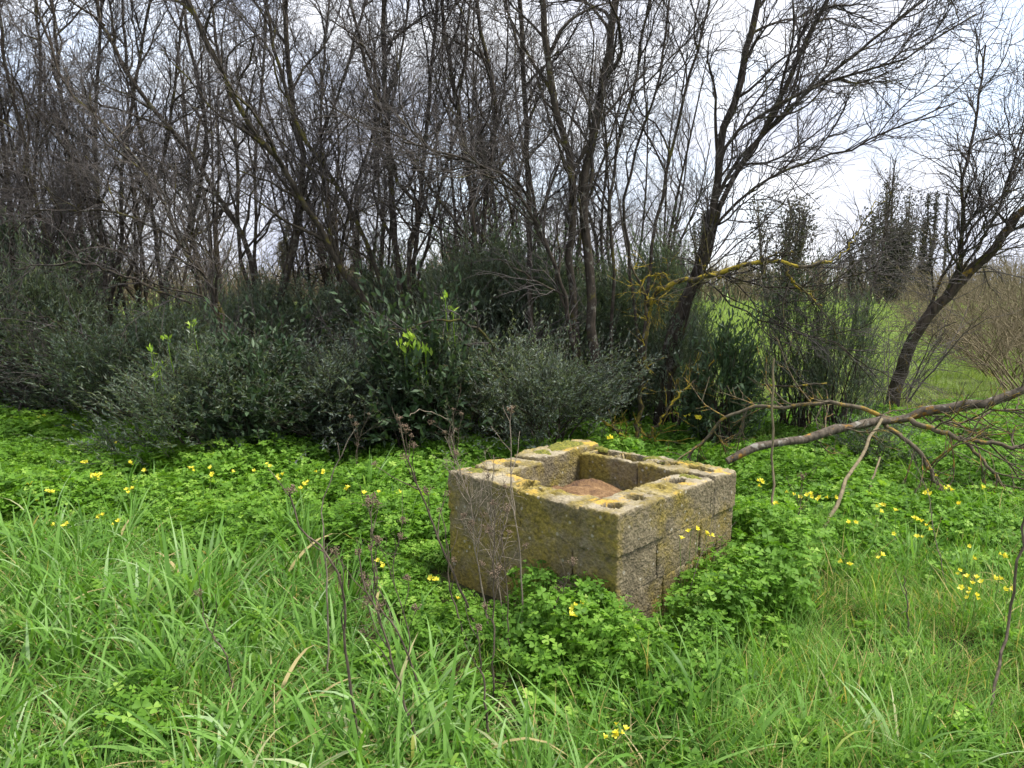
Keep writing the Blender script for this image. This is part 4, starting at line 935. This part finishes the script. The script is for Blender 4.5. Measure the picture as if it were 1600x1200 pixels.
    dens = np.clip((edge - y) / .5 + .5, 0, 1) * np.where(x < .2, 1, np.clip(1 - (x - .2) / .9, .06, 1))
    dw = near_well(x, y); k = (rng.random(len(x)) < dens) & (dw > np.where(x < .1, .72, .5)); x, y = x[k], y[k]
    s = np.clip(.82 + .5 * pnoise(x, y, 1.6, 5) + U(-.12, .12, len(x)), .45, 1.1) * np.where(y < 2.3, .8, 1)
    x2, y2, g_ = jgrid(1.6, 6.8, .26); d2 = np.clip(1.25 - np.abs(y2 - 4.6 + .35 * (x2 + 1) * (x2 < .2)) / 1.2, .05, 1)
    k = (rng.random(len(x2)) < .42 * d2 * np.where(x2 > .3, .45, 1)) & (near_well(x2, y2) > .45); x2, y2 = x2[k], y2[k]
    xa, ya = np.concatenate([x, x2]), np.concatenate([y, y2]); sa = np.concatenate([s, U(.6, 1.05, len(x2))]); n = len(xa)
    scatter('long_grass', np.stack([xa, ya, gh(xa, ya)], 1), np.stack([rng.normal(size=n) * .12, rng.normal(size=n) * .12, U(0, 6.28, n)], 1), sa, np.concatenate([rng.integers(0, 9, len(x)), rng.integers(9, 13, len(x2))]), gm + gs_, kind='stuff', label='long broad-bladed grass in the left foreground', category='grass')
    print('grass', n)
    # fine yellowish grass, foreground right
    fm = [blades(20, 20, .27, .07, (.14, .40), (.0035, .0075), (.05, 1.1), (.3, 2.2), M_fine, 5, .05, extra=[(10, 9, .09, (.14, .34), (.003, .006), (.8, 1.45), (.1, .9), .85, .5)]) for _ in range(8)]
    x, y, g_ = jgrid(1.3, 6.0, .23)
    dens = np.clip((x + .05) / .6, .10, 1) * np.clip((np.where(x > .8, 4.75, 4.1) - y + .5 * pnoise(x, y, .9, 31)) / .7 + .4, .04 * (x > 0), 1)
    dw = near_well(x, y); k = (rng.random(len(x)) < dens) & (dw > .33); x, y = x[k], y[k]
    s = np.clip(.8 + .45 * pnoise(x, y, 1.3, 8) + U(-.15, .15, len(x)), .55, 1.1) * np.where(y < 2.3, .8, 1); s = np.where((near_well(x, y) < .5) & (x < .6), np.minimum(s, .6), s)
    place('fine_grass', x, y, s, fm, tilt=.12, label='fine yellow-green grass in the right foreground', category='grass')
    # field grass on the far right
    fd = [blades(40, 9, .55, .10, (.07, .19), (.006, .011), (.05, .9), (.3, 1.8), M_field, 3, .02) for _ in range(5)]
    x, y, g_ = jgrid(7.2, 60, .55, .05, .74)
    k = (x > np.where(y < 12, 1.5, np.where(y < 20, .2, -.5 * y))); x, y, g_ = x[k], y[k], g_[k]
    place('field_grass', x, y, g_ * U(.85, 1.15, len(x)), fd, label='bright green grass of the field behind the hedge', category='grass')
cover()

# ------------------------------------------------------------------ yellow flowers
def flowers():
    def blossom(seed):
        r = np.random.default_rng(seed); g = Geo()
        for k in range(5):
            th = k * 2 * math.pi / 5; c, s = math.cos(th), math.sin(th)
            o = np.array([c, s, 0]); sd_ = np.array([-s, c, 0]); op = r.uniform(.5, .95)
            V = [o * .0015, o * .004 + [0, 0, .008] - sd_ * .003, o * .004 + [0, 0, .008] + sd_ * .003,
                 o * (.006 + .006 * op) + [0, 0, .017] - sd_ * .0075, o * (.006 + .006 * op) + [0, 0, .017] + sd_ * .0075,
                 o * (.010 + .012 * op) + [0, 0, .023] - sd_ * .005, o * (.010 + .012 * op) + [0, 0, .023] + sd_ * .005]
            g.add(V, [(1, 2, 4, 3), (3, 4, 6, 5)], [(0, 2, 1)], r.random())
        return g.build('blossom', M_petal)
    bl = [blossom(s) for s in range(4)]
    def sprig(u, v, ztop, label, grp, big=1.0):
        tip = PG(u, v, ztop); base = np.array([tip[0] + U(-.04, .04), tip[1] + U(-.03, .06), float(gh(tip[0], tip[1]))])
        root = thing('sorrel_flower', label, 'flower', base, group=grp)
        t = tip - base; g = Geo(); path = spline([(0, 0, 0), t * .5 + [U(-.02, .02), U(-.02, .02), .02], t], 7); g.tubes(path, np.linspace(.0018, .0013, 7), 4, tint=.5)
        nb = int(rng.integers(1, 4)); heads = []
        for k in range(nb):
            a = U(0, 6.28); e = t + np.array([math.cos(a) * .022, math.sin(a) * .022, U(-.012, .014)]) * (1 if nb > 1 else .3)
            g.tubes(np.stack([t, (t + e) / 2 + [0, 0, .006], e]), np.array([.0012, .001, .001]), 3, tint=.5); heads.append((e, a))
        link('stem', g.build('stem', M_stemg), root)
        for e, a in heads:
            o = link('blossom', bl[int(rng.integers(0, 4))], root, e, None, U(.65, .95) * big * min(1.0, .35 + .13 * tip[1]))
            o.rotation_euler = (U(.2, 1.1), 0, U(-2.2, 2.2) if rng.random() < .8 else a)
    left = [(75, 768), (60, 783), (100, 750), (133, 725), (150, 745), (157, 752), (155, 806), (200, 770), (206, 764), (205, 726), (232, 735), (92, 822), (103, 820), (97, 668), (65, 652), (115, 664), (335, 711), (327, 733), (331, 745), (362, 738), (397, 737), (437, 745), (434, 751), (478, 757), (470, 765), (570, 772), (590, 770), (620, 775), (180, 692), (300, 733), (50, 757), (146, 745), (180, 820), (270, 700), (420, 728), (345, 690), (500, 740), (545, 765)]
    right = [(1235, 773), (1250, 778), (1262, 775), (1276, 780), (1300, 778), (1190, 812), (1182, 760), (1371, 797), (1378, 792), (1400, 800), (1425, 815), (1445, 820), (1450, 828), (1440, 838), (1373, 873), (1323, 882), (1329, 818), (1505, 895), (1513, 903), (1526, 909), (1511, 922), (1521, 933), (1561, 906), (1577, 923), (1515, 855), (1522, 874), (1450, 770), (1480, 765), (1540, 762), (1395, 835), (1460, 745), (1500, 790), (1560, 870), (1216, 790), (1186, 752)]
    for u, v in left: sprig(u, v, U(.20, .27), 'small yellow flower in the clover carpet left of the block well', 'yellow flowers left of the well')
    for u, v in right: sprig(u, v, U(.22, .32), 'small yellow flower in the clover right of the block well', 'yellow flowers right of the well')
    for u, v in [(598, 882), (675, 904), (715, 938)]: sprig(u, v, .2, 'small yellow flower among dead stalks left in front of the well', 'yellow flowers among the dead stalks')
    for u, v in [(890, 962), (901, 948)]: sprig(u, v, .26, 'yellow flower in the clover at the near corner of the well', 'yellow flowers at the near corner')
    for u, v in [(1080, 829), (1090, 828), (1103, 835), (1062, 842)]: sprig(u, v, .42, 'yellow flower before the right face of the block well', 'yellow flowers before the right face')
    for u, v in [(974, 1130), (966, 1142), (954, 1150)]: sprig(u, v, .25, 'yellow flower low in the foreground grass', 'yellow flowers in the foreground')
    for u, v in [(1075, 652), (1082, 645), (1070, 640), (952, 686), (1090, 655)]: sprig(u, v, .35, 'yellow flower in the shade of the hedge behind the well', 'yellow flowers behind the well', 1.5)
flowers()

# ------------------------------------------------------------------ dead weeds
def weeds():
    def umbel(seed, R, n):
        r = np.random.default_rng(seed); g = Geo(); S = []; 
        for k in range(n):
            a = r.uniform(0, 6.28); e = r.uniform(.15, 1.1); tip = np.array([math.cos(a) * math.sin(e), math.sin(a) * math.sin(e), math.cos(e)]) * R * r.uniform(.6, 1.1)
            S.append(np.stack([np.zeros(3), tip * .5 + [0, 0, -.1 * R], tip]))
            for q in range(4):
                c = tip + r.normal(size=3) * .006; s = r.uniform(.0028, .0048)
                V = c + np.array([(1, 0, 0), (-1, 0, 0), (0, 1, 0), (0, -1, 0), (0, 0, 1.3), (0, 0, -1.3)]) * s
                g.add(V, None, [(0, 2, 4), (2, 1, 4), (1, 3, 4), (3, 0, 4), (2, 0, 5), (1, 2, 5), (3, 1, 5), (0, 3, 5)])
        S = np.stack(S); g.tubes(S, np.tile([.0013, .0011, .0009], (len(S), 1)), 3)
        return g.build('seed_head', M_seed)
    um = [umbel(s, .045, 11) for s in range(3)] + [umbel(s + 9, .028, 8) for s in range(3)]
    def weed(label, px, Y, r, nbr, nhead, mat=M_weed, fine=0, Lb=(.08, .25), dY=0.0):
        pts = [P(u, v, Y + dY * i / max(len(px) - 1, 1)) for i, (u, v) in enumerate(px)]; b = pts[0].copy()
        zb = float(gh(b[0], b[1])) - .02
        if b[2] > zb + .02: pts = [np.array([b[0], b[1], zb])] + pts
        o = pts[0].copy(); root = thing('dead_weed', label, 'dead plant', o)
        p = spline(pts, 20) - o; p[1:] += rng.normal(size=(19, 3)) * .003; rr = np.linspace(r, r * .4, 20) * 1.0
        g = Geo(); g.tubes(p, rr, 6)
        S, R = p[None], rr[None]
        tips = []
        if nbr:
            b1, r1 = branch(S, R, nbr, (.45, 1), Lb, (.35, .85), .2, 6, r * .55, .0012, .14, .3, .05); g.tubes(b1, r1, 4); tips += [q[-1] for q in b1]
            if fine:
                b2, r2 = branch(b1, r1, fine, (.15, 1), (.04, .14), (.4, 1.3), 0, 5, .0018, .0009, .3, .2, 0); g.tubes(b2, r2, 3); tips += [q[-1] for q in b2[::3]]
        stk = link('stalk', g.build('stalk', mat), root)
        tips = [p[-1]] + tips
        for k in range(min(nhead, len(tips))):
            o2 = link('seed_head', um[int(rng.integers(0, 6))], stk, tips[k], None, U(.5, .85)); o2.rotation_euler = (U(-.5, .5), U(-.5, .5), U(0, 6.28))
    weed('tall bent dead stalk at the front, leftmost of the stalks', [(563, 1190), (540, 1013), (538, 930), (507, 860), (470, 827), (452, 770)], 2.45, .0062, 4, 1)
    weed('pale forked dead stem rising left of the stalk cluster', [(508, 870), (505, 836), (507, 775), (530, 720), (555, 668)], 2.9, .0042, 2, 0, M_weed_pale)
    weed('dark dead stalk with brown tufts, left of the front cluster', [(661, 1190), (629, 1088), (591, 958), (568, 911), (560, 870)], 2.45, .0055, 6, 6, fine=2)
    weed('dead stalk crossing behind the tufted stalk', [(655, 1075), (624, 995), (587, 930), (582, 827), (575, 790)], 2.75, .0045, 7, 7, fine=3)
    weed('short dead stalk beside the tufted stalk', [(600, 1120), (640, 1010), (615, 900), (630, 820)], 2.8, .0035, 6, 5, fine=2)
    weed('tallest dead stalk with branched umbels, left of the well', [(745, 985), (703, 883), (661, 780), (633, 701), (624, 659)], 3.35, .0068, 8, 8, Lb=(.1, .3))
    weed('dark dead stalk bending up beside the tallest stalk', [(731, 1010), (703, 920), (701, 869), (690, 800)], 3.2, .005, 4, 2)
    weed('thick dark dead stalk low in front of the well', [(768, 1190), (752, 1040), (745, 985)], 2.5, .0055, 2, 1)
    weed('straight dark dead stalk before the left well face', [(771, 1154), (771, 967), (773, 860), (772, 789)], 2.75, .005, 6, 3, fine=3)
    weed('pale wiry dead plant tangled before the left well corner', [(762, 976), (743, 860), (738, 800), (720, 740), (712, 715)], 3.3, .0048, 16, 5, M_weed_pale, 6, (.10, .26))
    weed('wiry dead plant with curled pale twigs before the well face', [(790, 1000), (776, 880), (768, 800), (765, 745)], 3.3, .004, 16, 5, M_weed_pale, 6, (.10, .24))
    weed('tall pale dead stem reaching over the well rim', [(815, 1004), (813, 864), (801, 794), (797, 700), (799, 645)], 3.25, .005, 5, 2, M_weed_pale)
    weed('thin dead stalk between the wiry plant and the well', [(795, 1046), (792, 920), (785, 850), (790, 800)], 3.05, .004, 9, 5, fine=4)
    weed('single dark dead stalk slanting right before the near face', [(830, 1016), (871, 939), (895, 883)], 3.2, .0035, 3, 2)
    weed('dead stem with dry tuft standing in the clover left of the well', [(712, 780), (710, 733), (708, 640)], 5.6, .0055, 7, 5, fine=3, Lb=(.15, .35))
    weed('pinkish dry tufts among the clover left of the well', [(560, 800), (556, 745), (560, 690), (575, 650)], 6.2, .005, 7, 5, fine=3, Lb=(.15, .35))
    weed('faint dead stalk in the left foreground grass', [(368, 1120), (355, 1030), (325, 980), (312, 930)], 2.7, .004, 3, 1)
    weed('dark dead stalk standing right of the well in fine grass', [(1418, 1030), (1418, 950), (1412, 900)], 3.3, .005, 2, 0)
    weed('short dark dead stalk in the clover right of the well', [(1240, 880), (1248, 810), (1255, 750)], 4.5, .005, 5, 1, fine=2)
    weed('pale drooping dead grass stem at the right', [(1492, 960), (1465, 860), (1445, 760), (1410, 680)], 3.8, .003, 3, 0, M_weed_pale)
    weed('thin pale dead stem near the right face of the well', [(1065, 960), (1105, 840), (1120, 760)], 3.4, .0022, 2, 0, M_weed_pale)
weeds()
